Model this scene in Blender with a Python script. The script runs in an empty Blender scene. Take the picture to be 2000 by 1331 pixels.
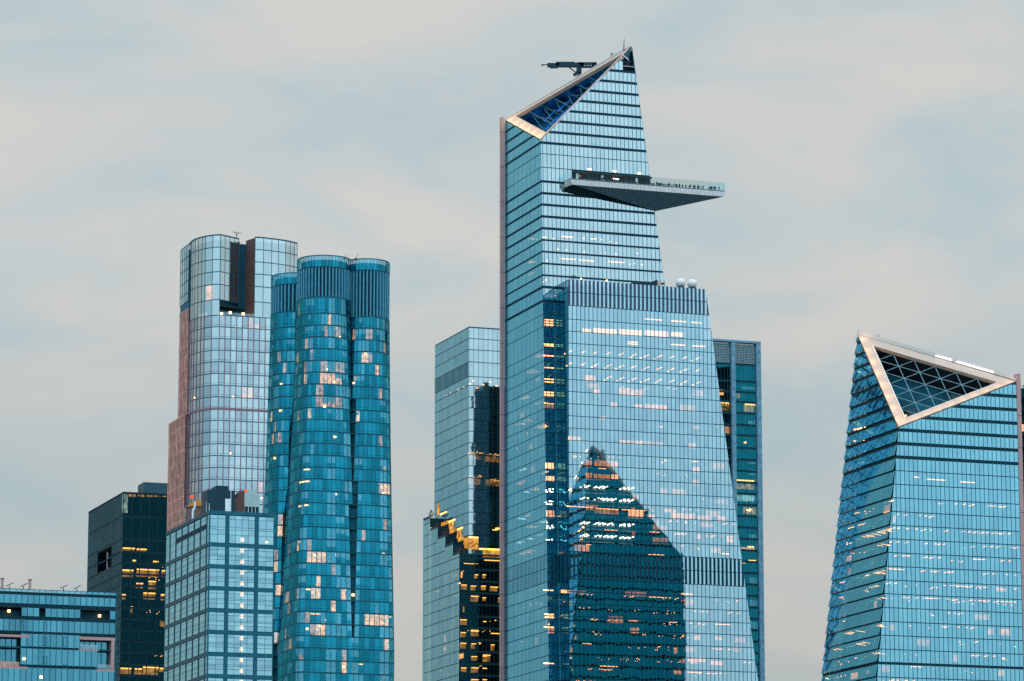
import bpy, bmesh, math, random
from mathutils import Vector as V

# ------------------------------------------------------------------ camera, sky, sun, exposure
SC = bpy.context.scene
COL = SC.collection
F = 7350.0
PITCH = math.atan(1385.0 / F)
EYE = V((0.0, 0.0, 15.0))
CP, SP = math.cos(PITCH), math.sin(PITCH)
cam = bpy.data.cameras.new('camera')
cam_o = bpy.data.objects.new('camera', cam)
COL.objects.link(cam_o)
cam_o.location = EYE
cam_o.rotation_euler = (math.pi / 2 + PITCH, 0, 0)
cam.sensor_width = 36.0
cam.lens = F / 2000.0 * 36.0
cam.clip_start = 1.0
cam.clip_end = 120000.0
SC.camera = cam_o

SUN_ELEV, SUN_AZ = math.radians(35), math.radians(140)      # behind the camera to the right, spread wide by the overcast
SKY_GREY_A, SKY_GREY_B = (0.520, 0.630, 0.650), (0.715, 0.700, 0.660)
SKY_WEST = (0.72, 1.14, 1.42)

world = bpy.data.worlds.new('World')
SC.world = world
world.use_nodes = True
nt = world.node_tree
for n in list(nt.nodes):
    nt.nodes.remove(n)


def wn(t, **kw):
    n = nt.nodes.new(t)
    for k, v in kw.items():
        setattr(n, k, v)
    return n


def wl(a, b):
    nt.links.new(a, b)


w_out = wn('ShaderNodeOutputWorld')
w_mix = wn('ShaderNodeMixShader')
w_sky = wn('ShaderNodeTexSky', sky_type='NISHITA')
w_sky.sun_disc = False
w_sky.sun_elevation = SUN_ELEV
w_sky.sun_rotation = SUN_AZ
w_bg1 = wn('ShaderNodeBackground')
w_bg1.inputs['Strength'].default_value = 0.06
w_bg2 = wn('ShaderNodeBackground')
w_bg2.inputs['Strength'].default_value = 1.0
w_tc = wn('ShaderNodeTexCoord')
w_map = wn('ShaderNodeMapping')
w_map.inputs['Scale'].default_value = (13.0, 13.0, 34.0)
w_map.inputs['Location'].default_value = (1.3, 0.4, 2.2)
w_n = wn('ShaderNodeTexNoise')
w_n.inputs['Scale'].default_value = 1.0
w_n.inputs['Detail'].default_value = 5.0
w_n.inputs['Roughness'].default_value = 0.5
w_n.inputs['Distortion'].default_value = 0.4
w_r = wn('ShaderNodeValToRGB')
w_r.color_ramp.elements[0].position = 0.34
w_r.color_ramp.elements[0].color = SKY_GREY_A + (1,)
w_r.color_ramp.elements[1].position = 0.64
w_r.color_ramp.elements[1].color = SKY_GREY_B + (1,)
# the cloud sheet thins smoothly from the grey east (in view) to the bluer dusk west (behind the camera)
w_sep = wn('ShaderNodeSeparateXYZ')
w_rng = wn('ShaderNodeMapRange')
w_rng.interpolation_type = 'SMOOTHSTEP'
w_rng.inputs['From Min'].default_value = 0.55
w_rng.inputs['From Max'].default_value = -0.75
w_west = wn('ShaderNodeMixRGB')
w_west.inputs['Color2'].default_value = SKY_WEST + (1,)
wl(w_tc.outputs['Generated'], w_map.inputs['Vector'])
wl(w_map.outputs['Vector'], w_n.inputs['Vector'])
wl(w_n.outputs['Fac'], w_r.inputs['Fac'])
wl(w_tc.outputs['Generated'], w_sep.inputs[0])
wl(w_sep.outputs['Y'], w_rng.inputs['Value'])
wl(w_rng.outputs['Result'], w_west.inputs['Fac'])
wl(w_r.outputs['Color'], w_west.inputs['Color1'])
# an overcast sky is brighter overhead than low down
w_up = wn('ShaderNodeMapRange')
w_up.interpolation_type = 'SMOOTHSTEP'
w_up.inputs['From Min'].default_value = 0.22
w_up.inputs['From Max'].default_value = 1.0
w_up.inputs['To Min'].default_value = 1.0
w_up.inputs['To Max'].default_value = 2.6
wl(w_sep.outputs['Z'], w_up.inputs['Value'])
w_low = wn('ShaderNodeMapRange')
w_low.inputs['From Min'].default_value = 0.09
w_low.inputs['From Max'].default_value = 0.21
w_low.inputs['To Min'].default_value = 0.80
w_low.inputs['To Max'].default_value = 1.0
w_mul = wn('ShaderNodeMath', operation='MULTIPLY')
wl(w_sep.outputs['Z'], w_low.inputs['Value'])
wl(w_up.outputs['Result'], w_mul.inputs[0])
wl(w_low.outputs['Result'], w_mul.inputs[1])
wl(w_mul.outputs[0], w_bg2.inputs['Strength'])
wl(w_west.outputs['Color'], w_bg2.inputs['Color'])
wl(w_sky.outputs['Color'], w_bg1.inputs['Color'])
w_mix.inputs['Fac'].default_value = 0.86
wl(w_bg1.outputs[0], w_mix.inputs[1])
wl(w_bg2.outputs[0], w_mix.inputs[2])
wl(w_mix.outputs[0], w_out.inputs['Surface'])

sun = bpy.data.lights.new('sun', 'SUN')
sun.energy = 0.6
sun.angle = math.radians(150)
sun.color = (1.0, 0.90, 0.82)
sun_o = bpy.data.objects.new('sun', sun)
COL.objects.link(sun_o)
_sd = V((math.sin(SUN_AZ) * math.cos(SUN_ELEV), math.cos(SUN_AZ) * math.cos(SUN_ELEV), math.sin(SUN_ELEV)))
sun_o.rotation_euler = (-_sd).to_track_quat('-Z', 'Y').to_euler()

SC.view_settings.view_transform = 'Standard'
SC.view_settings.look = 'None'
SC.view_settings.exposure = 0.0
SC.view_settings.gamma = 1.0
SC.view_settings.use_curve_mapping = False
SC.cycles.max_bounces = 10
SC.cycles.glossy_bounces = 6
SC.cycles.transparent_max_bounces = 12
SC.cycles.use_denoising = False

R = random.Random(11)
Z = V((0, 0, 1))


# ------------------------------------------------------------------ pixel rays of the photograph, used to measure the place
def ray(x, y):
    a, b = x - 1000.0, 665.5 - y
    return V((a, F * CP - b * SP, F * SP + b * CP))


def at(x, y, Y):
    r = ray(x, y)
    return EYE + r * (Y / r.y)


def hit(x, y, n, q):
    r = ray(x, y)
    return EYE + r * (n.dot(q - EYE) / n.dot(r))


def hitz(x, y, z):
    r = ray(x, y)
    return EYE + r * ((z - EYE.z) / r.z)


def proj(P):
    p = P - EYE
    d = p.y * CP + p.z * SP
    return 1000 + F * p.x / d, 665.5 - F * (-p.y * SP + p.z * CP) / d


_L = math.hypot(2650, F / CP)
VV = V((-2650 / _L, F / CP / _L, 0))      # street-grid direction going away from the viewer
UU = V((VV.y, -VV.x, 0))                  # street-grid direction going right


# ------------------------------------------------------------------ materials
def mat(name):
    m = bpy.data.materials.new(name)
    m.use_nodes = True
    t = m.node_tree
    for n in list(t.nodes):
        t.nodes.remove(n)
    return m, t, t.nodes.new('ShaderNodeOutputMaterial')


def plain(name, col, rough=0.6, var=0.12, scale=0.6, metal=0.0, bump=0.0):
    m, t, out = mat(name)
    b = t.nodes.new('ShaderNodeBsdfPrincipled')
    b.inputs['Roughness'].default_value = rough
    b.inputs['Metallic'].default_value = metal
    b.inputs['Specular IOR Level'].default_value = 0.18
    g = t.nodes.new('ShaderNodeNewGeometry')
    n = t.nodes.new('ShaderNodeTexNoise')
    n.inputs['Scale'].default_value = scale
    n.inputs['Detail'].default_value = 5
    r = t.nodes.new('ShaderNodeValToRGB')
    r.color_ramp.elements[0].position = 0.3
    r.color_ramp.elements[1].position = 0.7
    r.color_ramp.elements[0].color = tuple(c * (1 - var) for c in col) + (1,)
    r.color_ramp.elements[1].color = tuple(min(1, c * (1 + var)) for c in col) + (1,)
    t.links.new(g.outputs['Position'], n.inputs['Vector'])
    t.links.new(n.outputs['Fac'], r.inputs['Fac'])
    t.links.new(r.outputs['Color'], b.inputs['Base Color'])
    if bump:
        bp = t.nodes.new('ShaderNodeBump')
        bp.inputs['Strength'].default_value = bump
        bp.inputs['Distance'].default_value = 0.05
        t.links.new(n.outputs['Fac'], bp.inputs['Height'])
        t.links.new(bp.outputs['Normal'], b.inputs['Normal'])
    t.links.new(b.outputs[0], out.inputs['Surface'])
    return m


def glass(name, refl, fac, trans, edge=0.75, wav=0.0022):
    """coated curtain-wall glass: tinted mirror reflection over a tinted see-through pane"""
    m, t, out = mat(name)
    N = t.nodes.new
    geo = N('ShaderNodeNewGeometry')
    nz = N('ShaderNodeTexNoise')
    nz.inputs['Scale'].default_value = 0.45
    nz.inputs['Detail'].default_value = 2
    t.links.new(geo.outputs['Position'], nz.inputs['Vector'])
    bp = N('ShaderNodeBump')
    bp.inputs['Strength'].default_value = 1.0
    bp.inputs['Distance'].default_value = wav
    t.links.new(nz.outputs['Fac'], bp.inputs['Height'])
    fr = N('ShaderNodeFresnel')
    fr.inputs['IOR'].default_value = 1.5
    mr = N('ShaderNodeMath')
    mr.operation = 'MULTIPLY_ADD'
    mr.inputs[1].default_value = (1 - fac) * edge
    mr.inputs[2].default_value = fac
    t.links.new(fr.outputs[0], mr.inputs[0])
    # faint film of dirt and coating variation
    n2 = N('ShaderNodeTexNoise')
    n2.inputs['Scale'].default_value = 0.12
    n2.inputs['Detail'].default_value = 6
    n2.inputs['Roughness'].default_value = 0.7
    t.links.new(geo.outputs['Position'], n2.inputs['Vector'])
    cr = N('ShaderNodeValToRGB')
    cr.color_ramp.elements[0].position = 0.3
    cr.color_ramp.elements[1].position = 0.7
    cr.color_ramp.elements[0].color = tuple(c * 0.91 for c in refl) + (1,)
    cr.color_ramp.elements[1].color = tuple(min(1, c * 1.07) for c in refl) + (1,)
    t.links.new(n2.outputs['Fac'], cr.inputs['Fac'])
    gl = N('ShaderNodeBsdfGlossy')
    gl.inputs['Roughness'].default_value = 0.02
    t.links.new(cr.outputs['Color'], gl.inputs['Color'])
    t.links.new(bp.outputs['Normal'], gl.inputs['Normal'])
    tr = N('ShaderNodeBsdfTransparent')
    tr.inputs['Color'].default_value = trans + (1,)
    mx = N('ShaderNodeMixShader')
    t.links.new(mr.outputs[0], mx.inputs['Fac'])
    t.links.new(tr.outputs[0], mx.inputs[1])
    t.links.new(gl.outputs[0], mx.inputs[2])
    # the inner side of the pane lets light straight through, so a pane counts once
    bk = N('ShaderNodeMixShader')
    tw = N('ShaderNodeBsdfTransparent')
    t.links.new(geo.outputs['Backfacing'], bk.inputs['Fac'])
    t.links.new(mx.outputs[0], bk.inputs[1])
    t.links.new(tw.outputs[0], bk.inputs[2])
    t.links.new(bk.outputs[0], out.inputs['Surface'])
    return m


def emit(name, col, strength, var=0.0, scale=0.7):
    m, t, out = mat(name)
    e = t.nodes.new('ShaderNodeEmission')
    e.inputs['Color'].default_value = col + (1,)
    e.inputs['Strength'].default_value = strength
    if var:
        g = t.nodes.new('ShaderNodeNewGeometry')
        n = t.nodes.new('ShaderNodeTexNoise')
        n.inputs['Scale'].default_value = scale
        n.inputs['Detail'].default_value = 3
        mr = t.nodes.new('ShaderNodeMapRange')
        mr.inputs['From Min'].default_value = 0.35
        mr.inputs['From Max'].default_value = 0.65
        mr.inputs['To Min'].default_value = strength * (1 - var)
        mr.inputs['To Max'].default_value = strength
        t.links.new(g.outputs['Position'], n.inputs['Vector'])
        t.links.new(n.outputs['Fac'], mr.inputs['Value'])
        t.links.new(mr.outputs['Result'], e.inputs['Strength'])
    t.links.new(e.outputs[0], out.inputs['Surface'])
    m.cycles.emission_sampling = 'NONE'
    return m


def glass3(name, refl, fac, trans, spread=0.055, **kw):
    out = []
    for i, k in enumerate((-1, -0.3, 0.3, 1)):
        out.append(glass('%s_%d' % (name, i), tuple(min(1, c * (1 + k * spread * 0.5)) for c in refl),
                         min(0.97, fac * (1 + k * spread * 0.6)), trans, **kw))
    return out


G_PALE = glass3('pale_blue_glass', (0.78, 0.96, 1.0), 0.52, (0.38, 0.37, 0.35))
G_BLUE = glass3('blue_glass', (0.60, 0.88, 0.99), 0.51, (0.38, 0.36, 0.34))
G_DEEP = glass3('deep_blue_glass', (0.38, 0.82, 0.98), 0.52, (0.38, 0.36, 0.34))
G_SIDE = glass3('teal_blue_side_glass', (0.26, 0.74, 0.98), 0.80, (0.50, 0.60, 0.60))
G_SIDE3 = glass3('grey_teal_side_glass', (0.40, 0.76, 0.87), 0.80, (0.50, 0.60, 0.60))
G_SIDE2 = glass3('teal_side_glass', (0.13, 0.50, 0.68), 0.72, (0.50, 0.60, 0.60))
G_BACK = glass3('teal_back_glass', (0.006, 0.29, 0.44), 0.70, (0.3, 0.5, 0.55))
G_DIMMED = glass3('dimmed_reflection_glass', (0.08, 0.46, 0.62), 0.40, (0.55, 0.55, 0.54))  # same tower's glass, tinted darker to paint in the recess's double reflection
G_TEAL = glass3('teal_glass', (0.030, 0.48, 0.65), 0.33, (0.50, 0.62, 0.64), spread=0.22)
G_LAV = glass3('lavender_glass', (0.74, 0.93, 1.0), 0.50, (0.40, 0.43, 0.46), spread=0.16)
G_DARK = glass3('smoked_glass', (0.03, 0.24, 0.32), 0.06, (0.44, 0.46, 0.44), edge=0.45)
G_GREEN = glass3('green_teal_glass', (0.03, 0.50, 0.62), 0.20, (0.46, 0.62, 0.66), edge=0.5)
G_OFFICE = glass3('office_glass', (0.50, 0.86, 1.0), 0.50, (0.36, 0.40, 0.40), spread=0.12)
G_LOW = glass3('cyan_glass', (0.20, 0.64, 0.80), 0.40, (0.36, 0.40, 0.40), spread=0.14)
G_RAIL = glass('rail_glass', (0.75, 0.95, 1.0), 0.16, (0.80, 0.93, 0.94))

M_MULL = plain('mullion_metal', (0.006, 0.085, 0.125), 0.5)
M_BAND = plain('louvre_dark', (0.002, 0.030, 0.045), 0.7)
M_SLAB = plain('slab_concrete', (0.010, 0.075, 0.105), 0.8)
M_CORE = plain('interior_dark', (0.005, 0.070, 0.100), 0.85, var=0.35, scale=0.15)
M_COREBLK = plain('interior_black', (0.003, 0.026, 0.036), 0.85, var=0.35, scale=0.15)
M_LOUV = plain('louvre_plum', (0.085, 0.085, 0.135), 0.6)
M_LOUVD = plain('louvre_teal', (0.002, 0.048, 0.072), 0.6)
M_PINK = plain('pink_metal', (0.46, 0.27, 0.25), 0.5, scale=0.1)
M_PALE = plain('pale_metal', (0.52, 0.37, 0.29), 0.45, var=0.08)
M_STONE = plain('blue_grey_stone', (0.16, 0.31, 0.40), 0.7, var=0.25, scale=0.5, bump=0.3)
M_BROWN = plain('bronze_stone', (0.66, 0.31, 0.25), 0.6, var=0.3, scale=0.25)
M_BROWND = plain('dark_bronze', (0.12, 0.058, 0.052), 0.6)
M_ROSE = plain('rose_mullion', (0.27, 0.15, 0.18), 0.5)
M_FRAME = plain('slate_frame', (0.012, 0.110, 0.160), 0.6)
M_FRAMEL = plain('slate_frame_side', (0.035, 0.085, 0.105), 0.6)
M_STEEL = plain('blackened_steel', (0.004, 0.033, 0.044), 0.5)
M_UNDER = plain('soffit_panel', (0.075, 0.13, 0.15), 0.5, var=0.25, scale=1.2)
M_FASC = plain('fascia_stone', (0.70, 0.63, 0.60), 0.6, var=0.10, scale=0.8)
M_WHITE = plain('white_paint', (0.78, 0.78, 0.76), 0.4, var=0.04)
M_DOME = plain('white_fabric', (0.80, 0.72, 0.69), 0.6, var=0.03)
M_RED = plain('red_paint', (0.50, 0.05, 0.04), 0.5)
M_CRANE = plain('crane_dark_paint', (0.010, 0.040, 0.058), 0.5)
M_TRUSS = plain('truss_steel', (0.14, 0.25, 0.29), 0.5)
M_TRUSSD = plain('truss_dark', (0.04, 0.12, 0.16), 0.5)
M_PIT = plain('crown_pit', (0.006, 0.085, 0.16), 0.35)
M_PARA = plain('parapet_metal', (0.62, 0.54, 0.49), 0.4, var=0.04)
M_SCREEN = plain('screen_metal', (0.34, 0.42, 0.42), 0.5)
M_LFIN = plain('louvre_fin_teal', (0.06, 0.26, 0.35), 0.45)
M_PITB = plain('crown_pit_black', (0.012, 0.018, 0.022), 0.6)
M_TREE = plain('leaf_dark', (0.020, 0.050, 0.040), 0.8)
M_SHRUB = plain('autumn_leaf', (0.20, 0.085, 0.055), 0.8)
M_BARK = plain('bark', (0.06, 0.045, 0.035), 0.9)
M_BRICK = plain('old_brick', (0.20, 0.115, 0.105), 0.8, var=0.3, scale=2.0)
M_RUST = plain('rusty_roof', (0.28, 0.11, 0.02), 0.7)
M_BLIND = plain('window_blind', (0.86, 0.86, 0.88), 0.9, var=0.05)
M_GROUND = plain('city_ground', (0.07, 0.075, 0.075), 0.9, scale=0.02)
M_SKIN = plain('visitor_clothes', (0.012, 0.030, 0.042), 0.8)
M_SKIN2 = plain('visitor_clothes_blue', (0.020, 0.060, 0.095), 0.8)
M_SKIN3 = plain('visitor_clothes_grey', (0.045, 0.055, 0.065), 0.8)

E_WARM = emit('warm_lamp', (1.0, 0.38, 0.11), 12.0)
E_WHITE = emit('white_lamp', (0.90, 1.0, 0.86), 11.0)
E_ORANGE = emit('orange_lamp', (1.0, 0.46, 0.09), 5.0)
E_ROOM = emit('warm_room', (1.0, 0.36, 0.11), 4.4, var=0.65, scale=0.55)
E_ROOMP = emit('peach_room', (1.0, 0.38, 0.17), 2.2, var=0.6, scale=0.4)
E_BRIGHT = emit('bright_room', (1.0, 0.46, 0.20), 6.5, var=0.2, scale=0.3)
E_AMBER = emit('amber_room', (1.0, 0.45, 0.10), 1.3, var=0.9, scale=0.6)
E_AMBERB = emit('amber_terrace', (1.0, 0.45, 0.075), 1.0, var=0.6, scale=0.35)
E_GLOWD = emit('white_room', (0.55, 0.72, 0.66), 1.3, var=0.8, scale=0.5)
E_LED = emit('white_led', (1.0, 0.92, 1.0), 3.0)
E_BLUE = emit('blue_led', (0.02, 0.20, 0.85), 0.9)
E_APT = emit('apartment_lamp_glow', (1.0, 0.40, 0.19), 1.7, var=0.8, scale=0.9)
E_APTB = emit('apartment_bright', (1.0, 0.42, 0.17), 3.4, var=0.7, scale=0.9)
E_BLUED = emit('blue_wash', (0.005, 0.14, 0.55), 0.30, var=0.9, scale=0.15)
E_RED = emit('red_beacon', (1.0, 0.16, 0.05), 1.0)
E_CROWN = emit('crown_lamp', (1.0, 0.60, 0.26), 1.15, var=0.45, scale=0.12)
E_STAIR = emit('stair_lamp', (1.0, 0.52, 0.26), 6.0)


# ------------------------------------------------------------------ mesh helpers
class MB:
    def __init__(s):
        s.v, s.f, s.m = [], [], []

    def prism(s, poly, off, mi=0):
        """closed prism from a planar polygon to the polygon moved by off"""
        n = len(poly)
        nrm = (poly[1] - poly[0]).cross(poly[2] - poly[0])
        if nrm.dot(off) < 0:
            poly = list(reversed(poly))
        b = len(s.v)
        s.v += [p.copy() for p in poly] + [p + off for p in poly]
        s.f.append([b + i for i in reversed(range(n))])
        s.f.append([b + n + i for i in range(n)])
        for i in range(n):
            j = (i + 1) % n
            s.f.append([b + i, b + j, b + n + j, b + n + i])
        s.m += [mi] * (n + 2)

    def box(s, o, ax, ay, az, mi=0):
        s.prism([o, o + ax, o + ax + ay, o + ay], az, mi)

    def cbox(s, c, ax, ay, az, mi=0):
        s.box(c - (ax + ay + az) / 2, ax, ay, az, mi)

    def bar(s, p, q, w, mi=0, n=4, w2=None):
        d = (q - p)
        if d.length < 1e-6:
            return
        d.normalize()
        a = d.cross(Z if abs(d.z) < 0.9 else V((1, 0, 0))).normalized()
        c = a.cross(d)
        w2 = w if w2 is None else w2
        b = len(s.v)
        for P, ww in ((p, w), (q, w2)):
            for i in range(n):
                t = 2 * math.pi * (i + .5) / n
                s.v.append(P + (a * math.cos(t) + c * math.sin(t)) * ww * 0.5 * (1.414 if n == 4 else 1))
        s.f.append([b + i for i in range(n)])
        s.f.append([b + n + i for i in reversed(range(n))])
        for i in range(n):
            j = (i + 1) % n
            s.f.append([b + j, b + i, b + n + i, b + n + j])
        s.m += [mi] * (n + 2)

    def poly(s, pts, mi=0):
        b = len(s.v)
        s.v += [p.copy() for p in pts]
        s.f.append([b + i for i in range(len(pts))])
        s.m.append(mi)

    def sphere(s, c, r, mi=0, seg=20, rings=12, zcut=-1.0):
        b = len(s.v)
        for i in range(rings + 1):
            th = math.pi * i / rings
            z = max(math.cos(th), zcut)
            rr = math.sin(th)
            for j in range(seg):
                ph = 2 * math.pi * j / seg
                s.v.append(c + V((rr * math.cos(ph), rr * math.sin(ph), z)) * r)
        for i in range(rings):
            for j in range(seg):
                k = (j + 1) % seg
                s.f.append([b + i * seg + j, b + (i + 1) * seg + j, b + (i + 1) * seg + k, b + i * seg + k])
                s.m.append(mi)

    def build(s, name, mats, parent=None, base=None, smooth=False):
        if not s.v:
            return None
        if not isinstance(mats, (list, tuple)):
            mats = [mats]
        o0 = base if base is not None else (parent_world(parent) if parent is not None else V((0, 0, 0)))
        me = bpy.data.meshes.new(name)
        me.from_pydata([tuple(p - o0) for p in s.v], [], s.f)
        for m in mats:
            me.materials.append(m)
        if len(mats) > 1:
            me.polygons.foreach_set('material_index', s.m)
        if smooth:
            me.polygons.foreach_set('use_smooth', [True] * len(me.polygons))
        me.update()
        o = bpy.data.objects.new(name, me)
        COL.objects.link(o)
        if parent is not None:
            o.parent = parent
            if base is not None:
                o.location = base - parent_world(parent)
        elif base is not None:
            o.location = base
        return o


def parent_world(p):
    w = V((0, 0, 0))
    while p is not None:
        w += p.location
        p = p.parent
    return w


def tag(o, label=None, cat=None, group=None, kind=None):
    if label:
        o['label'] = label
    if cat:
        o['category'] = cat
    if group:
        o['group'] = group
    if kind:
        o['kind'] = kind
    return o


def empty(name, loc, label, cat, group=None):
    o = bpy.data.objects.new(name, None)
    COL.objects.link(o)
    o.location = loc
    return tag(o, label, cat, group)


def copy_tree(o, parent=None, loc=None, rz=None):
    c = o.copy()
    COL.objects.link(c)
    c.parent = parent
    if loc is not None:
        c.location = loc
    if rz is not None:
        c.rotation_euler = (0, 0, rz)
    for ch in [x for x in o.children]:
        copy_tree(ch, c)
    return c


def clip2(poly, hps):
    for (ca, cz, c0) in hps:
        if not poly:
            return poly
        out = []
        n = len(poly)
        for i in range(n):
            p, q = poly[i], poly[(i + 1) % n]
            dp, dq = ca * p[0] + cz * p[1] - c0, ca * q[0] + cz * q[1] - c0
            if dp <= 0:
                out.append(p)
            if (dp < 0 < dq) or (dq < 0 < dp):
                k = dp / (dp - dq)
                out.append((p[0] + (q[0] - p[0]) * k, p[1] + (q[1] - p[1]) * k))
        poly = out
    return poly


def area2(p):
    return abs(sum(p[i][0] * p[(i + 1) % len(p)][1] - p[(i + 1) % len(p)][0] * p[i][1] for i in range(len(p)))) / 2


class Plane:
    def __init__(s, n, p):
        s.n = n.normalized()
        s.p = p
        s.d = s.n.dot(p)

    def off(s, k):
        return Plane(s.n, s.p + s.n * k)


def plane_from(p, q, r, out):
    n = (q - p).cross(r - p).normalized()
    if n.dot(out) < 0:
        n = -n
    return Plane(n, p)


class Face:
    """one flat side of a tower; (a, z) = metres along the side, height"""

    def __init__(s, pl, origin, others):
        s.n = pl.n
        s.e = Z.cross(s.n).normalized()
        g = Z - s.n * s.n.z
        s.g = g / g.z
        s.o = origin
        s.pl = pl
        s.others = others

    def pt(s, a, z, d=0.0):
        return s.o + s.e * a + s.g * (z - s.o.z) + s.n * d

    def az(s, px, py):
        h = hit(px, py, s.n, s.o)
        return ((h - s.o).dot(s.e), h.z)

    def azp(s, P):
        return ((P - s.o).dot(s.e), P.z)

    def hps(s, m=0.0):
        out = []
        for q in s.others:
            ca, cz = q.n.dot(s.e), q.n.dot(s.g)
            c0 = q.d - q.n.dot(s.o - s.g * s.o.z)
            ln = math.hypot(ca, cz)
            out.append((ca, cz, c0 - m * ln))
        return out

    def rect(s, a0, a1, z0, z1, m=0.0):
        return clip2([(a0, z0), (a1, z0), (a1, z1), (a0, z1)], s.hps(m))


class Tower:
    def __init__(s, name, base, label, vis=None, npane=300, cat='skyscraper', pane_name='pane'):
        s.root = empty(name, base, label, cat)
        s.base = base
        s.panes = []
        s.vis = vis
        s.npane = npane
        s.pane_name = pane_name
        s.lights = {}
        s.cells = []
        s.slabs = MB()
        s.mull = {}

    def part(s, name, mb, mats, **kw):
        o = mb.build(name, mats, s.root)
        if o:
            tag(o, **kw)
        return o

    def add_pane(s, pts, n, m, tilt=0.0009, thick=0.05):
        c = sum(pts, V((0, 0, 0))) / len(pts)
        ta = V((R.gauss(0, 1), R.gauss(0, 1), R.gauss(0, 1))) * tilt
        pts = [p + n * (ta.dot(p - c)) for p in pts]
        x, y = proj(c)
        A = 0.0
        if -5 < x < 2005 and -5 < y < 1336 and (s.vis is None or s.vis(x, y)):
            q = [proj(p) for p in pts]
            A = area2(q)
        s.panes.append((A, pts, n * thick, m))

    def lit_cells(s, px0, px1, py0, py1, m, depth=0.55):
        b = MB()
        for (cx, cy, A, B, C, D, nn) in s.cells:
            if px0 - 1 < cx < px1 + 1 and py0 - 4 < cy < py1 + 4:
                o = -nn * depth
                b.prism([A + o, B + o, C + o, D + o], -nn * .1)
        if b.v:
            s.part('lit_window', b, m)

    def near_cell(s, px, py):
        return min(s.cells, key=lambda c: (c[0] - px) ** 2 + (c[1] - py) ** 2)

    def lamp_cell(s, px, py, m, w=.5):
        c = s.near_cell(px, py)
        p = hit(px, py, c[6], c[2]) - c[6] * .8
        e = (c[3] - c[2]).normalized()
        s.light(m).cbox(p, e * w, c[6] * w, Z * w * .8)

    def strip_cell(s, px0, px1, py, m, th=.3):
        for c in s.cells:
            if px0 - 2 < c[0] < px1 + 2 and abs(c[1] - py) < 11:
                o = -c[6] * .8
                s.light(m).prism([c[5] + o - Z * (th + .3), c[4] + o - Z * (th + .3), c[4] + o - Z * .3, c[5] + o - Z * .3], -c[6] * .1)

    def light(s, m):
        return s.lights.setdefault(m.name, (m, MB()))[1]

    def lit(s, face, px0, px1, py0, py1, m, depth=2.4, name='lit_window'):
        """a lit room seen through the glass: its glowing back wall stands some way behind the pane"""
        xm = (px0 + px1) / 2
        a0, z = face.az(px0, (py0 + py1) / 2)
        a1, _ = face.az(px1, (py0 + py1) / 2)
        _, z1 = face.az(xm, py0)
        _, z0 = face.az(xm, py1)
        b = MB()
        b.prism([face.pt(a0, z0, -depth), face.pt(a1, z0, -depth), face.pt(a1, z1, -depth), face.pt(a0, z1, -depth)], face.n * -0.2)
        s.part(name, b, m)

    def strip(s, face, px0, px1, py, m, depth=1.2, th=0.28, slope=True):
        xm = (px0 + px1) / 2
        a0, z = face.az(px0, py)
        _, z = face.az(xm, py)
        a1, _ = face.az(px1, py)
        s.light(m).prism([face.pt(a0, z, -depth), face.pt(a1, z, -depth), face.pt(a1, z + th, -depth), face.pt(a0, z + th, -depth)], face.n * -0.3)

    def tube(s, face, a, z, m, d0=0.7, d1=4.2, w=0.22):
        p, q = face.pt(a, z, -d0), face.pt(a, z, -d1)
        s.light(m).cbox((p + q) / 2, face.e * w, (q - p), Z * 0.12)

    def dot(s, face, a, z, m, d=1.2, w=0.3):
        s.light(m).cbox(face.pt(a, z, -d), face.e * w, face.n * w, Z * w * 0.7)

    def finish(s, gm):
        s.panes.sort(key=lambda t: -t[0])
        rest = MB()
        mats = gm
        idx = {m.name: i for i, m in enumerate(mats)}
        for i, (A, pts, off, m) in enumerate(s.panes):
            if i < s.npane and A > 12:
                b = MB()
                b.prism(pts, off)
                b.build(s.pane_name, m, s.root)
            else:
                rest.prism(pts, off, idx[m.name])
        if rest.v:
            s.part('glazing', rest, mats, kind='stuff')
        for nm, (m, mb) in s.lights.items():
            s.part('ceiling_light', mb, m, kind='stuff')
        if s.slabs.v:
            s.part('floor_slab', s.slabs, M_SLAB, kind='stuff')
        for nm, (m, mb) in s.mull.items():
            s.part('mullion', mb, m, kind='stuff')

    def mul(s, m):
        return s.mull.setdefault(m.name, (m, MB()))[1]


def floors(ztop, zbot, H):
    z, out = ztop, []
    while z > zbot:
        out.append(z)
        z -= H
    out.append(z)
    return out[::-1]


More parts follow.
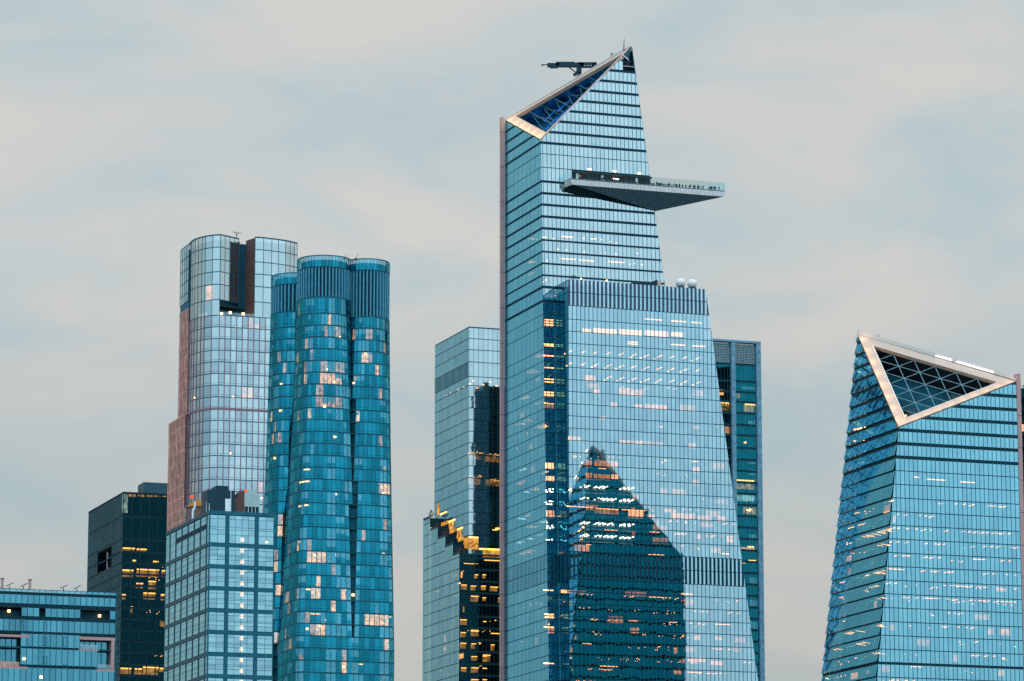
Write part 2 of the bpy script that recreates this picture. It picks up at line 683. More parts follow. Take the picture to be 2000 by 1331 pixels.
def curtain(T, face, zs, gaps, edges, gm, gapa=0.16, tilt=0.0009, shingle=0.0, fin=0.0, fin_w=0.16, fin_mat=None,
            sp_mat=None, louv=(), louv_mat=None, louv_ph=0.5, skip=None, margin=0.1, sp_in=0.12, transom=None, sp_name='spandrel', pick=None):
    """glazed wall: a pane per bay and storey, recessed dark spandrel strips, vertical fins"""
    sp_mat = sp_mat or M_BAND
    lmat = louv_mat if callable(louv_mat) else (lambda k: louv_mat or M_LOUV)
    fin_mat = fin_mat or M_MULL
    H0 = face.hps(margin)
    lo = min(edges), max(edges)
    for k in range(len(zs) - 1):
        z0, z1 = zs[k] + gaps[k] / 2, zs[k + 1] - gaps[k + 1] / 2
        for c in range(len(edges) - 1):
            a0, a1 = edges[c] + gapa / 2, edges[c + 1] - gapa / 2
            if skip and skip((a0 + a1) / 2, (z0 + z1) / 2):
                continue
            isl = False
            if k in louv:
                am = a0 + (a1 - a0) * louv_ph
                pl = clip2([(a0, z0), (am, z0), (am, z1), (a0, z1)], H0)
                if len(pl) >= 3 and area2(pl) > 0.1:
                    T.mul(lmat(k)).prism([face.pt(a, z, -0.18) for a, z in pl], face.n * 0.1)
                a0 = am
            zz = [(z0, z1)]
            if transom and not isl:
                zt = z0 + (z1 - z0) * transom
                zz = [(z0, zt - 0.05), (zt + 0.05, z1)]
            for (y0, y1) in zz:
                pl = clip2([(a0, y0), (a1, y0), (a1, y1), (a0, y1)], H0)
                if len(pl) < 3 or area2(pl) < 0.12:
                    continue
                pts = [face.pt(a, z, shingle * (z1 - z) / (z1 - z0)) for a, z in pl]
                T.add_pane(pts, face.n, R.choice(pick((a0 + a1) / 2, (z0 + z1) / 2) if pick else gm), tilt)
    for k in range(len(zs)):
        g = gaps[k]
        pl = clip2([(lo[0], zs[k] - g / 2), (lo[1], zs[k] - g / 2), (lo[1], zs[k] + g / 2), (lo[0], zs[k] + g / 2)], H0)
        if len(pl) < 3 or area2(pl) < 0.3:
            continue
        if skip and skip(sum(p[0] for p in pl) / len(pl), zs[k]):
            continue
        b = MB()
        b.prism([face.pt(a, z, -sp_in - 0.5) for a, z in pl], face.n * 0.5)
        T.part(sp_name, b, sp_mat)
    if fin_w:
        mb = T.mul(fin_mat)
        for a in edges:
            for k in range(len(zs) - 1):
                if skip and skip(a, (zs[k] + zs[k + 1]) / 2):
                    continue
                pl = clip2([(a - fin_w / 2, zs[k]), (a + fin_w / 2, zs[k]), (a + fin_w / 2, zs[k + 1]), (a - fin_w / 2, zs[k + 1])], H0)
                if len(pl) >= 3 and area2(pl) > 0.03:
                    mb.prism([face.pt(x, z, -0.1) for x, z in pl], face.n * (0.1 + fin))


def hull_faces(planes, big=3000.0):
    """polygons of the convex solid bounded by planes"""
    out = []
    for i, p in enumerate(planes):
        if abs(p.n.z) < 0.95:
            f = Face(p, p.p, [q for j, q in enumerate(planes) if j != i])
            pl = f.rect(-big, big, p.p.z - big, p.p.z + big)
            if len(pl) >= 3:
                out.append([f.pt(a, z) for a, z in pl])
        else:
            e1, e2 = V((1, 0, 0)), V((0, 1, 0))
            e1 = (e1 - p.n * p.n.x).normalized()
            e2 = p.n.cross(e1)
            pl = [(-big, -big), (big, -big), (big, big), (-big, big)]
            hs = []
            for j, q in enumerate(planes):
                if j != i:
                    hs.append((q.n.dot(e1), q.n.dot(e2), q.d - q.n.dot(p.p)))
            pl = clip2(pl, hs)
            if len(pl) >= 3:
                out.append([p.p + e1 * a + e2 * b for a, b in pl])
    return out


def hull_mb(planes):
    b = MB()
    for pts in hull_faces(planes):
        b.poly(pts)
    return b


def rear_wall(T, planes, which):
    b = MB()
    for pts in hull_faces(planes):
        if any(all(abs(q.n.dot(p) - q.d) < .1 for p in pts) for q in which):
            b.poly(pts)
    T.part('rear_wall', b, M_FRAME)


def slabs(T, planes, zs, thick=0.35):
    for z in zs:
        pl = [(-2000, -1000), (2000, -1000), (2000, 4000), (-2000, 4000)]
        hs = [(q.n.x, q.n.y, q.d - q.n.z * z) for q in planes if abs(q.n.z) < 0.999]
        pl = clip2(pl, hs)
        if len(pl) >= 3 and area2(pl) > 20:
            T.slabs.prism([V((x, y, z - thick / 2)) for x, y in pl], Z * thick)


def edges(a0, a1, w, align=0):
    n = max(1, round((a1 - a0) / w))
    return [a0 + (a1 - a0) * i / n for i in range(n + 1)]


def sprinkle(T, face, zs, a0, a1, dens, rr, mats, room=0.3, tubes=0.4, zr=None, hmax=2.6, floor_p=1.0, roommats=None, tw=0.2, avoid=None):
    """random office lights: groups of tubes, dots and dim lit rooms"""
    for k in range(len(zs) - 1):
        zt = zs[k + 1] - 0.75
        if zr and not (zr[0] < zt < zr[1]):
            continue
        if avoid and avoid[0] < zt < avoid[1]:
            continue
        if rr.random() > floor_p:
            continue
        a = a0 + rr.uniform(0, 8)
        while a < a1:
            L = rr.uniform(2, 9)
            if rr.random() < dens:
                m = rr.choice(mats)
                t = rr.random()
                H0 = face.hps(0.8)

                def ok(x, z):
                    return all(ca * x + cz * z <= c0 for ca, cz, c0 in H0)
                if t < room:
                    h = rr.uniform(1.2, hmax)
                    if ok(a, zt) and ok(a + L * .6, zt) and ok(a, zt - h) and ok(a + L * .6, zt - h):
                        b = MB()
                        d = -2.2 - rr.random()
                        zz = zt + .2
                        b.prism([face.pt(a, zz - h, d), face.pt(a + L * .6, zz - h, d), face.pt(a + L * .6, zz, d), face.pt(a, zz, d)], face.n * -0.15)
                        T.part('lit_window', b, rr.choice(roommats or [E_ROOM, E_ROOMP]))
                elif t < room + tubes:
                    x = a
                    while x < a + L:
                        if ok(x, zt):
                            T.tube(face, x, zt, m, 0.6, rr.choice((2.0, 3.0, 4.2)), tw)
                        x += rr.choice((1.6, 2.4, 3.2))
                elif t < room + tubes + 0.15:
                    if ok(a, zt) and ok(a + L * .7, zt):
                        T.light(m).prism([face.pt(a, zt, -1.5), face.pt(a + L * .7, zt, -1.5), face.pt(a + L * .7, zt + .2, -1.5), face.pt(a, zt + .2, -1.5)], face.n * -0.2)
                else:
                    for q in range(rr.randint(2, 6)):
                        x = a + rr.uniform(0, L)
                        z = zt - rr.uniform(0, 1.2)
                        if ok(x, z):
                            T.dot(face, x, z, m, rr.uniform(.6, 3.0), rr.uniform(.2, .36))
            a += L + rr.uniform(1, 5)


def tri_inset(A, B, C, wab, wbc, wca):
    """inner triangle whose edges lie w inside AB, BC, CA"""
    n = (B - A).cross(C - A).normalized()

    def line(P, Q, w):
        d = (Q - P).normalized()
        return P + n.cross(d) * w, d

    def isec(l1, l2):
        p, d = l1
        q, e = l2
        w = q - p
        # solve p + d t = q + e s in plane
        m = n.cross(e)
        return p + d * (w.dot(m) / d.dot(m))
    lab, lbc, lca = line(A, B, wab), line(B, C, wbc), line(C, A, wca)
    return isec(lca, lab), isec(lab, lbc), isec(lbc, lca)


def prow_crown(T, A, B, C, w, depth, m_ab, m_bc, m_ca, m_pit, name='crown'):
    """sloped triangular roof: three wide frame bands round a recessed well"""
    a, b, c = tri_inset(A, B, C, *w)
    n = (B - A).cross(C - A).normalized()
    if n.z < 0:
        n = -n
    for P, Q, q, p, m in ((A, B, b, a, m_ab), (B, C, c, b, m_bc), (C, A, a, c, m_ca)):
        mb = MB()
        mb.prism([P - n * 1.2, Q - n * 1.2, q - n * 1.2, p - n * 1.2], n * 1.35)
        T.part('crown_frame', mb, m)
    pit = MB()
    lo = [x - n * depth for x in (a, b, c)]
    hi = [a - n * 1.2, b - n * 1.2, c - n * 1.2]
    pit.poly(lo)
    for i in range(3):
        j = (i + 1) % 3
        pit.poly([hi[i], hi[j], lo[j], lo[i]])
    T.part('crown_well', pit, m_pit)
    return a, b, c, n


# ------------------------------------------------------------------ ground and river
def sheet(name, x0, x1, y0, y1, z, m):
    b = MB()
    b.poly([V((x0, y0, z)), V((x1, y0, z)), V((x1, y1, z)), V((x0, y1, z))])
    return tag(b.build(name, m), kind='structure')


sheet('ground', -40000, 40000, -40000, 40000, 0.0, M_GROUND)
m_w, t_w, o_w = mat('river_water')
_b = t_w.nodes.new('ShaderNodeBsdfPrincipled')
_b.inputs['Base Color'].default_value = (0.02, 0.045, 0.05, 1)
_b.inputs['Roughness'].default_value = 0.12
_n = t_w.nodes.new('ShaderNodeTexNoise')
_n.inputs['Scale'].default_value = 0.25
_g = t_w.nodes.new('ShaderNodeNewGeometry')
_p = t_w.nodes.new('ShaderNodeBump')
_p.inputs['Distance'].default_value = 0.5
t_w.links.new(_g.outputs['Position'], _n.inputs['Vector'])
t_w.links.new(_n.outputs['Fac'], _p.inputs['Height'])
t_w.links.new(_p.outputs['Normal'], _b.inputs['Normal'])
t_w.links.new(_b.outputs[0], o_w.inputs['Surface'])
sheet('river', -40000, 40000, -60, 860, 0.05, m_w)

# ------------------------------------------------------------------ tower with the triangular deck
T1_LABEL = 'tallest blue glass tower with slanted triangular crown and a deck jutting out high up'
TILT = 0.040
Cw = at(1110.5, 850, 1379)
W_LEFT = Plane(-UU, Cw)
W_FRONT = Plane(-VV, Cw)
Cm = hit(1087, 850, W_LEFT.n, Cw)
M_FRONT = Plane(-VV + Z * TILT, Cm)
Lc = hit(1065, 850, M_FRONT.n, Cm)
M_LEFT = Plane(-UU, Lc)
Ebl = hit(985.5, 700, M_LEFT.n, Lc)
M_BACK = Plane(VV, Ebl)
R1, R2 = hit(1240, 131, M_FRONT.n, Cm), hit(1298, 553, M_FRONT.n, Cm)
M_RIGHT = plane_from(R1, R2, R1 + VV, UU)
tA, tB, tC = hit(987.5, 235, M_LEFT.n, Lc), hit(1057, 272, M_LEFT.n, Lc), hit(1233, 92, M_FRONT.n, Cm)
tB = tB - M_FRONT.n * (M_FRONT.n.dot(tB) - M_FRONT.d)
tD = V((tC.x, tC.y, 0)) + VV * ((Ebl - tC).dot(VV))
tD.z = tB.z - 6
M_ROOF1 = plane_from(tA, tB, tC, Z)
M_ROOF2 = plane_from(tA, tC, tD, Z)
W1, W2 = hit(1378.5, 563, W_FRONT.n, Cw), hit(1481, 1331, W_FRONT.n, Cw)
W_RIGHT = plane_from(W1, W2, W1 + VV, UU)
W_TOPZ = hit(1110.5, 545.5, W_FRONT.n, Cw).z
W_TOP = Plane(Z, V((0, 0, W_TOPZ)))
W_BACK = Plane(VV, Cm + VV * 8)

T1 = Tower('deck_tower', V((Cm.x + 20, Cm.y + 20, 0)), T1_LABEL, vis=lambda x, y: True)
fM = Face(M_FRONT, Cm, [M_LEFT, M_RIGHT, M_ROOF1.off(-0.2), M_ROOF2])
fML = Face(M_LEFT, Lc, [M_FRONT, M_BACK, M_ROOF1.off(-0.2), M_ROOF2])
fW = Face(W_FRONT, Cw, [W_LEFT, W_RIGHT, W_TOP])
fWL = Face(W_LEFT, Cw, [W_FRONT, Plane(-M_FRONT.n, M_FRONT.p), W_TOP])

Hs = 4.574
z647 = 278.45
zlow = [z647 - Hs * i for i in range(0, 18)]              # shared by tower and lower block
zl0, zl1 = hit(1110.5, 1077, W_FRONT.n, Cw).z, hit(1110.5, 1131, W_FRONT.n, Cw).z
zlow = [z for z in zlow if z > zl0 + 2] + [zl0, (zl0 + zl1) / 2, zl1] + [zl1 - Hs * i for i in range(1, 14)]
ym = [279, 300.5, 327, 354.6, 377.6, 400, 423, 446, 469, 491.7, 514.7, 537.7, 560.7, 587.8, 613.5, 637.8]
zhi = [hit(1059, y, M_FRONT.n, Cm).z for y in ym]
zup = [zhi[0] + 4.46 * i for i in range(10, 0, -1)]
zM = sorted(zup + zhi + zlow[1:])
z300, z327, z354 = zhi[1], zhi[2], zhi[3]


def gap_main(z):
    if z > zhi[0] - 0.1:
        return 1.05
    if z > z354 + 0.5:
        return 0.30
    if z > zhi[8] + 0.5:
        return 1.0
    if z > zhi[12] + 0.5:
        return 0.75
    if z > zhi[13] - 0.5:
        return 1.1
    return 0.26


gM = [gap_main(z) for z in zM]
aLob = fM.az(1114, 340)[0]
aTer, zTer = fM.az(1216, 118)[0], fM.az(1230, 131)[1]


def skip_main(a, z):
    return (z354 < z < z327 and a > aLob) or (a > aTer and z > zTer)


aStrip = fM.azp(Cm)[0]
aL, aR = fM.azp(Lc)[0] - 16, fM.azp(R2)[0] + 45
lv = [i for i in range(len(zM) - 1) if zl1 - 0.1 <= zM[i] < zl0 - 0.1]
curtain(T1, fM, zM, gM, edges(aL, aR, 1.68), G_PALE, fin=0.06, fin_w=0.24, pick=lambda a, z: G_DIMMED if (z < W_TOPZ - 8 and a < aStrip) else G_PALE, skip=skip_main, louv=lv, louv_mat=M_LOUVD)
bw = (Ebl - Lc).length + 14
curtain(T1, fML, zM, gM, edges(-bw, 14, 1.5), G_SIDE, fin=0.10, fin_w=0.10, louv=lv, louv_mat=M_LOUVD, louv_ph=0.3, sp_in=0.1)
zW = sorted([W_TOPZ, 293.3, 288.2, 283.0] + zlow)
gW = [0.26] * len(zW)
lw = [len(zW) - 2, len(zW) - 3] + [i for i in range(len(zW) - 1) if zl1 - 0.1 <= zW[i] < zl0 - 0.1]
wedges = edges(0, 84, 1.66)
curtain(T1, fW, zW, gW, wedges, G_BLUE, fin=0.06, fin_w=0.24, louv=lw, louv_mat=lambda k: M_LOUV if k > len(zW) - 6 else M_LOUVD, louv_ph=0.5)
curtain(T1, fWL, zW, gW, edges(-16, 0, 1.6), G_DIMMED, fin=0.05, fin_w=0.12, louv=lw[2:], louv_mat=M_LOUVD)
core_main = [M_FRONT.off(-6), M_LEFT.off(-6), M_RIGHT.off(-0.3), M_BACK.off(-0.3), M_ROOF1.off(-9), M_ROOF2.off(-0.4), Plane(-Z, V((0, 0, 0)))]
T1.part('building_core', hull_mb(core_main), M_CORE)
core_w = [W_FRONT.off(-6), W_LEFT.off(-4), W_RIGHT.off(-0.2), W_BACK, W_TOP.off(-0.4), Plane(-Z, V((0, 0, 0)))]
T1.part('lower_block_core', hull_mb(core_w), M_CORE)
slabs(T1, [M_FRONT.off(-0.4), M_LEFT.off(-0.4), M_RIGHT.off(-0.5), M_BACK.off(-0.5), M_ROOF1.off(-9), M_ROOF2.off(-1)], zM)
slabs(T1, [W_FRONT.off(-0.4), W_LEFT.off(-0.4), W_RIGHT.off(-0.5), Plane(VV, Cm - VV * 1.0)], zW[:-1])
# right-hand wall and roof slope, away from the viewer
b = MB()
for pts in hull_faces([M_FRONT, M_LEFT, M_RIGHT.off(-0.02), M_BACK.off(-0.02), M_ROOF1, M_ROOF2.off(-0.02), Plane(-Z, V((0, 0, 0)))]):
    if any(all(abs(q.n.dot(p) - q.d) < .1 for p in pts) for q in (M_RIGHT, M_BACK, M_ROOF2)):
        b.poly(pts)
T1.part('rear_wall', b, M_FRAME)

# pink metal fin up the far left corner
b = MB()
zt = hit(982, 232, M_LEFT.n, Ebl).z
b.box(V((Ebl.x, Ebl.y, 0)) - UU * 1.45 + VV * 0.1, UU * 1.42, VV * 1.6, Z * zt)
T1.part('corner_fin', b, M_PINK)
for k, zz in enumerate(range(60, int(zt), 14)):
    b = MB()
    b.box(V((Ebl.x, Ebl.y, zz)) - UU * 1.50 + VV * 0.05, UU * 1.45, VV * 1.70, Z * 0.12)
    T1.part('fin_joint', b, M_MULL)

# crown
a_, b_, c_, nC = prow_crown(T1, tA, tB, tC, (3.6, 0.9, 2.2), 8.0, M_PALE, M_PALE, M_PALE, M_PIT)
pal = MB()
n2 = (tC - tA).cross(Z).normalized()
pal.prism([tA - Z * 0.6, tC - Z * 0.6, tC + Z * 0.5, tA + (tC - tA) * .9 + Z * 1.1, tA + (tC - tA) * .45 + Z * 0.6, tA + Z * 0.4], -n2 * 0.6)
T1.part('crown_parapet', pal, M_PARA)
pl2 = MB()
pl2.bar(tA + n2 * .1 - nC * .0, tC + n2 * .1, 0.25)
T1.part('parapet_rail', pl2, M_BROWND)
tr = MB()
NB = 9
pA = [c_ + (a_ - c_) * (i / NB) for i in range(NB + 1)]
pB = [c_ + (b_ - c_) * (i / NB) for i in range(NB + 1)]
for i in range(2, NB + 1):
    tr.bar(pA[i] - nC * 1.4, pB[i] - nC * 1.4, 0.30 if i in (4, 6, 8) else 0.16)
    if i < NB:
        tr.bar(pA[i] - nC * 3, pB[i + 1] - nC * 3, 0.3)
        tr.bar(pB[i] - nC * 3.4, pA[i + 1] - nC * 3.4, 0.26)
T1.part('crown_truss', tr, M_TRUSSD, kind='stuff')
tr = MB()
for i in range(2 * NB):
    t0, t1 = i / (2 * NB), (i + 1) / (2 * NB)
    p0, p1 = b_ + (c_ - b_) * t0, b_ + (c_ - b_) * t1
    q0 = p0 + (a_ - b_).normalized() * 1.6 - nC * 2.0
    q1 = p1 + (a_ - b_).normalized() * 1.6 - nC * 2.0
    tr.bar(q0, q1, 0.16)
    tr.bar(p0 - nC * 0.9, q1, 0.12)
T1.part('lattice_girder', tr, M_PALE, kind='stuff')
for k, (t0, t1, d0, d1) in enumerate(((.06, .20, 2.2, 6.0), (.16, .34, 1.8, 5.5), (.30, .50, 2.0, 6.5), (.46, .60, 1.6, 4.5), (.58, .70, 2.0, 4.0))):
    bl = MB()
    p, q = a_ + (c_ - a_) * t0, a_ + (c_ - a_) * t1
    sd = (b_ - a_).normalized() * .5
    bl.prism([p + sd - nC * d0, q + sd - nC * (d0 - .8), q + sd - nC * d1, p + sd - nC * (d1 - 1)], sd * .2)
    T1.part('blue_light_wash', bl, E_BLUED)
for k in range(16):
    t0 = 0.08 + k * 0.036
    p, q = b_ + (c_ - b_) * t0, b_ + (c_ - b_) * (t0 + 0.024)
    bl = MB()
    sd = (a_ - b_).normalized() * 2.6
    bl.bar(p + sd - nC * 1.0, q + sd - nC * 1.0, 0.26)
    T1.part('blue_light_bar', bl, E_BLUE)
for k, (t0, L, s0) in enumerate(((.04, .16, .20), (.16, .17, .18), (.30, .16, .16), (.10, .14, .45), (.24, .15, .42), (.44, .12, .2))):
    p, q = b_ + (c_ - b_) * t0 + (a_ - b_) * s0 * (1 - t0), b_ + (c_ - b_) * (t0 + L) + (a_ - b_) * (s0 + .05) * (1 - t0 - L)
    bl = MB()
    bl.bar(p - nC * 1.6, q - nC * 1.6, 0.45, w2=.15)
    T1.part('blue_light_beam', bl, E_BLUE)
bl = MB()
bl.bar(tB + (tC - tB) * .22 + M_FRONT.n * .12 - Z * .25, tB + (tC - tB) * .68 + M_FRONT.n * .12 - Z * .25, 0.22)
T1.part('edge_light', bl, emit('pale_blue_led', (0.45, 0.65, 1.0), 0.9))


def crown_lamps(P, Q, inn, n, k, watts, col=(1.0, 0.62, 0.30), h=1.9, w=0.35):
    for i in range(k):
        l = bpy.data.lights.new('crown_lamp', 'POINT')
        l.energy = watts
        l.color = col
        l.shadow_soft_size = 0.15
        o = bpy.data.objects.new('crown_lamp', l)
        COL.objects.link(o)
        o.location = P + (Q - P) * ((i + .5) / k) + inn * w + n * h


crown_lamps(tA, tB, (c_ - b_).normalized() * 1.8, nC, 6, 420, (1.0, .48, .16))
# horn at the very top
h0, h1, h2 = hit(1216, 109, M_FRONT.n, Cm), hit(1232.5, 91, M_FRONT.n, Cm), hit(1227, 118, M_FRONT.n, Cm)
b = MB()
b.prism([h0 + M_FRONT.n * .3, h1 + M_FRONT.n * .3, h2 + M_FRONT.n * .3], VV * 5)
T1.part('crown_horn', b, M_FRAMEL)
b = MB()
b.bar(h0 + M_FRONT.n * .35, h2 + M_FRONT.n * .35, .35)
T1.part('horn_trim', b, M_WHITE)
b = MB()
for x in (1219, 1224, 1229):
    p = hit(x, 130, M_FRONT.n, Cm) - M_FRONT.n * 1.0
    q = hit(x - 1.5, 117, M_FRONT.n, Cm) - M_FRONT.n * 1.0
    b.bar(p, q, .45)
b.bar(hit(1217, 120, M_FRONT.n, Cm) - M_FRONT.n, hit(1235, 119, M_FRONT.n, Cm) - M_FRONT.n, .5)
b.bar(hit(1218, 130, M_FRONT.n, Cm) - M_FRONT.n, hit(1234, 119, M_FRONT.n, Cm) - M_FRONT.n, .4)
T1.part('horn_strut', b, M_CRANE)
b = MB()
pz = zTer
b.prism([fM.pt(aTer, pz), fM.pt(fM.azp(R1)[0] - .2, pz), fM.pt(fM.azp(R1)[0] - .2, pz, -7), fM.pt(aTer, pz, -7)], Z * .3)
T1.part('top_terrace', b, M_PALE)

# observation deck
zdk = hit(1113, 349, M_FRONT.n, Cm).z
pf = hit(1113, 349, M_FRONT.n, Cm) - VV * 6.0
P1 = hit(1113, 348.5, -VV, pf)
P2 = hit(1417, 373, -VV, pf)
zdk = (P1.z + P2.z) / 2
P1.z = P2.z = zdk
Lp = hit(1280, 413, M_FRONT.n, Cm)
P3 = Lp + VV * 27 + UU * 1.0
P3.z = zdk
P4 = P1 + VV * 6.4
P5 = V((R1.x, R1.y, zdk)) + VV * 8
FH = 2.35
deck = MB()
inn = [P1, P2, P3, P5 - UU * 2, P4 + VV * 3]
deck.prism([p - Z * 0.35 for p in inn], Z * 0.30)
od = T1.part('observation_deck', deck, M_FRAMEL)


def sub(parent, name, mb, m, **kw):
    o = mb.build(name, m, parent)
    if o:
        tag(o, **kw)
    return o


P1b, P2b, P3b, P4b = [p - Z * FH for p in (P1, P2, P3, P4)]
P1b += UU * 1.0 + VV * .25
P2b -= UU * 0.6 - VV * .1
NF = 38
for i in range(NF):
    t0, t1 = (i + 0.02) / NF, (i + 0.98) / NF
    b = MB()
    a0, a1 = P1 + (P2 - P1) * t0, P1 + (P2 - P1) * t1
    c0, c1 = P1b + (P2b - P1b) * t0, P1b + (P2b - P1b) * t1
    b.prism([a0, a1, c1, c0], VV * 0.4)
    sub(od, 'fascia_panel', b, M_FASC)
for (X, Y, x, y) in ((P2, P3, P2b, P3b), (P4, P1, P4b, P1b)):
    b = MB()
    b.prism([X, Y, y, x], ((Lp - (X + Y) / 2).normalized() * V((1, 1, 0))) * 0.3)
    sub(od, 'fascia_return', b, M_FASC)
b = MB()
b.poly([P1b + Z * .3 + VV * .3, P2b + Z * .3, Lp + Z * .4])
b.poly([P2b + Z * .3, P3b + Z * .3, Lp + Z * .4])
b.poly([P4b, P1b + Z * .3 + VV * .3, Lp + Z * .4])
sub(od, 'soffit_frame', b, M_STEEL)
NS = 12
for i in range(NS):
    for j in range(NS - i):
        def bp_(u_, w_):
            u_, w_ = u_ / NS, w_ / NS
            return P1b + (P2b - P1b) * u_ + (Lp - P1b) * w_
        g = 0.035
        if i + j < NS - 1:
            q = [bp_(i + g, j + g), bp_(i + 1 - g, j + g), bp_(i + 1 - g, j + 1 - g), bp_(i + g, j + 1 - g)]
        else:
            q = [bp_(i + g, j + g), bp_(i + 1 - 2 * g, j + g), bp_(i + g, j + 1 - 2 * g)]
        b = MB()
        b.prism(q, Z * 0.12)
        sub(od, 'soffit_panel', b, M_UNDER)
b = MB()
b.prism([P2b, P3b, Lp], Z * .1)
sub(od, 'soffit_side', b, M_UNDER)
RH = 3.0
lean = -VV * 0.5
NR = 32
for i in range(NR):
    t0, t1 = (i + .03) / NR, (i + .97) / NR
    b = MB()
    p, q = P1 + (P2 - P1) * t0 + VV * .2, P1 + (P2 - P1) * t1 + VV * .2
    b.prism([p, q, q + Z * RH + lean, p + Z * RH + lean], VV * .03)
    sub(od, 'rail_pane', b, G_RAIL)
for (X, Y, nr, ln) in ((P2, P3, 16, UU * .5), (P4, P1, 4, -UU * .8)):
    for i in range(nr):
        t0, t1 = (i + .03) / nr, (i + .97) / nr
        p, q = X + (Y - X) * t0, X + (Y - X) * t1
        b = MB()
        b.prism([p, q, q + Z * RH + ln, p + Z * RH + ln], -ln.normalized() * .03)
        sub(od, 'rail_pane', b, G_RAIL)
# lobby behind the deck
b = MB()
lz0, lz1 = zdk - 0.2, z327 - 0.25
b.prism([fM.pt(aLob, lz1, -.05), fM.pt(fM.azp(R1)[0] + 6.2, lz1, -.05), fM.pt(fM.azp(R1)[0] + 6.2, lz1, -6), fM.pt(aLob, lz1, -6)], -Z * .5)
T1.part('lobby_soffit', b, M_BAND)
b = MB()
b.prism([fM.pt(aLob, zdk, -.05), fM.pt(fM.azp(R1)[0] + 6.2, zdk, -.05), fM.pt(fM.azp(R1)[0] + 6.2, zdk, -6), fM.pt(aLob, zdk, -6)], -Z * .3)
T1.part('lobby_floor', b, M_BAND)
b = MB()
b.prism([fM.pt(aLob, zdk, -4.5), fM.pt(fM.azp(R1)[0] + 5.5, zdk, -4.5), fM.pt(fM.azp(R1)[0] + 5.5, lz1, -4.5), fM.pt(aLob, lz1, -4.5)], -M_FRONT.n * .3)
T1.part('lobby_wall', b, M_COREBLK)
for x, y0, y1 in ((1129, 338.5, 351), (1178, 342, 354), (1245, 347, 360)):
    b = MB()
    p, q = hit(x, y1, M_FRONT.n, Cm), hit(x, y0, M_FRONT.n, Cm)
    b.cbox((p + q) / 2 - M_FRONT.n * 1.0, UU * .9, VV * .6, Z * (q.z - p.z))
    T1.part('lobby_column', b, M_WHITE)
for x, y in ((1151, 331), (1200, 335), (1248, 339.5)):
    b = MB()
    b.cbox(hit(x, y, M_FRONT.n, Cm) + M_FRONT.n * .3, UU * 1.2, VV * .3, Z * .4)
    T1.part('soffit_lamp', b, E_WARM)
b = MB()
b.cbox(hit(1208, 347, M_FRONT.n, Cm) - M_FRONT.n * 2.5, UU * 2.2, VV * .2, Z * .5)
T1.part('lobby_screen', b, E_LED)
for x, y in ((1137, 341), (1201, 345.5)):
    b = MB()
    b.cbox(hit(x, y, M_FRONT.n, Cm) - M_FRONT.n * 2.3, UU * .5, VV * .3, Z * .5)
    T1.part('red_lamp', b, E_RED)

# lit rooms of the lower block, read from the photograph
rr = random.Random(5)
for x0, x1, y0, y1 in ((1141, 1157, 641, 648), (1162, 1207, 641, 650), (1213, 1258, 643, 653), (1263, 1308, 645, 655.5), (1313, 1338, 647.5, 656)):
    T1.lit(fW, x0, x1, y0, y1, E_BRIGHT, 1.6)
for x0, x1, y in ((1262, 1297, 624), (1312, 1343, 627.5), (1353, 1372, 630), (1229, 1249, 672), (1313, 1340, 673.5), (1355, 1380, 676),
                  (1229, 1249, 668)):
    T1.strip(fW, x0, x1, y, E_WARM, th=.3)
for row, (y0, xs) in enumerate(((684, 0), (707.5, 0), (731, 3))):
    for i in range(xs, 11):
        x = 1119 + 25 * i + rr.uniform(-1, 1)
        a, z = fW.az(x, y0 + (x - 1117) * .056)
        T1.tube(fW, a, z, E_WARM, 0.5, rr.choice((5.0, 5.2, 4.2)), .36)
        if rr.random() < .7:
            T1.dot(fW, a - rr.uniform(.5, 2), z - .7, E_WARM, 4.5, .5)
for x0, x1, y0, y1, m in ((1147, 1168, 731, 741, E_ROOM), (1163, 1174, 759, 767, E_ROOM), (1213, 1260, 759, 771, E_ROOM), (1196, 1210, 784, 793, E_ROOM),
                          (1243, 1259, 788, 797, E_ROOM), (1264, 1307, 789, 798, E_ROOM), (1331, 1362, 790, 801, E_ROOMP), (1176, 1187, 812, 818, E_ROOM),
                          (1115, 1140, 851, 859, E_ROOM), (1215, 1262, 859, 868, E_ROOM), (1265, 1302, 861, 868, E_ROOMP), (1349, 1362, 865, 875, E_ROOM),
                          (1147, 1161, 897, 911, E_ROOM), (1165, 1210, 899, 911, E_ROOM), (1147, 1161, 922, 935, E_ROOM), (1165, 1196, 925, 936, E_ROOM), (1198, 1212, 926, 937, E_BRIGHT),
                          (1358, 1371, 911, 923, E_ROOM), (1358, 1371, 935, 947, E_ROOMP), (1295, 1309, 953, 962, E_ROOMP), (1317, 1345, 954, 964, E_ROOMP),
                          (1165, 1212, 993, 1003, E_ROOMP), (1232, 1262, 996, 1011, E_BRIGHT), (1268, 1282, 1004, 1011, E_ROOM), (1317, 1362, 1001, 1014, E_ROOM), (1367, 1393, 1006, 1016, E_ROOM),
                          (1406, 1423, 1007, 1019, E_ROOM), (1281, 1308, 1025, 1037, E_ROOMP), (1281, 1310, 1049, 1061, E_ROOMP), (1128, 1156, 1063, 1075, E_ROOM),
                          (1236, 1252, 1225, 1236, E_ROOM), (1194, 1222, 1203, 1216, E_ROOMP), (1321, 1337, 1306, 1316, E_ROOM), (1437, 1452, 1262, 1272, E_ROOMP),
                          (1348, 1382, 1283, 1292, E_ROOM), (1100, 1150, 1152, 1158, E_ROOMP), (1225, 1265, 1155, 1164, E_ROOMP)):
    T1.lit(fW, x0, x1, y0, y1, m, 1.8 + rr.random())
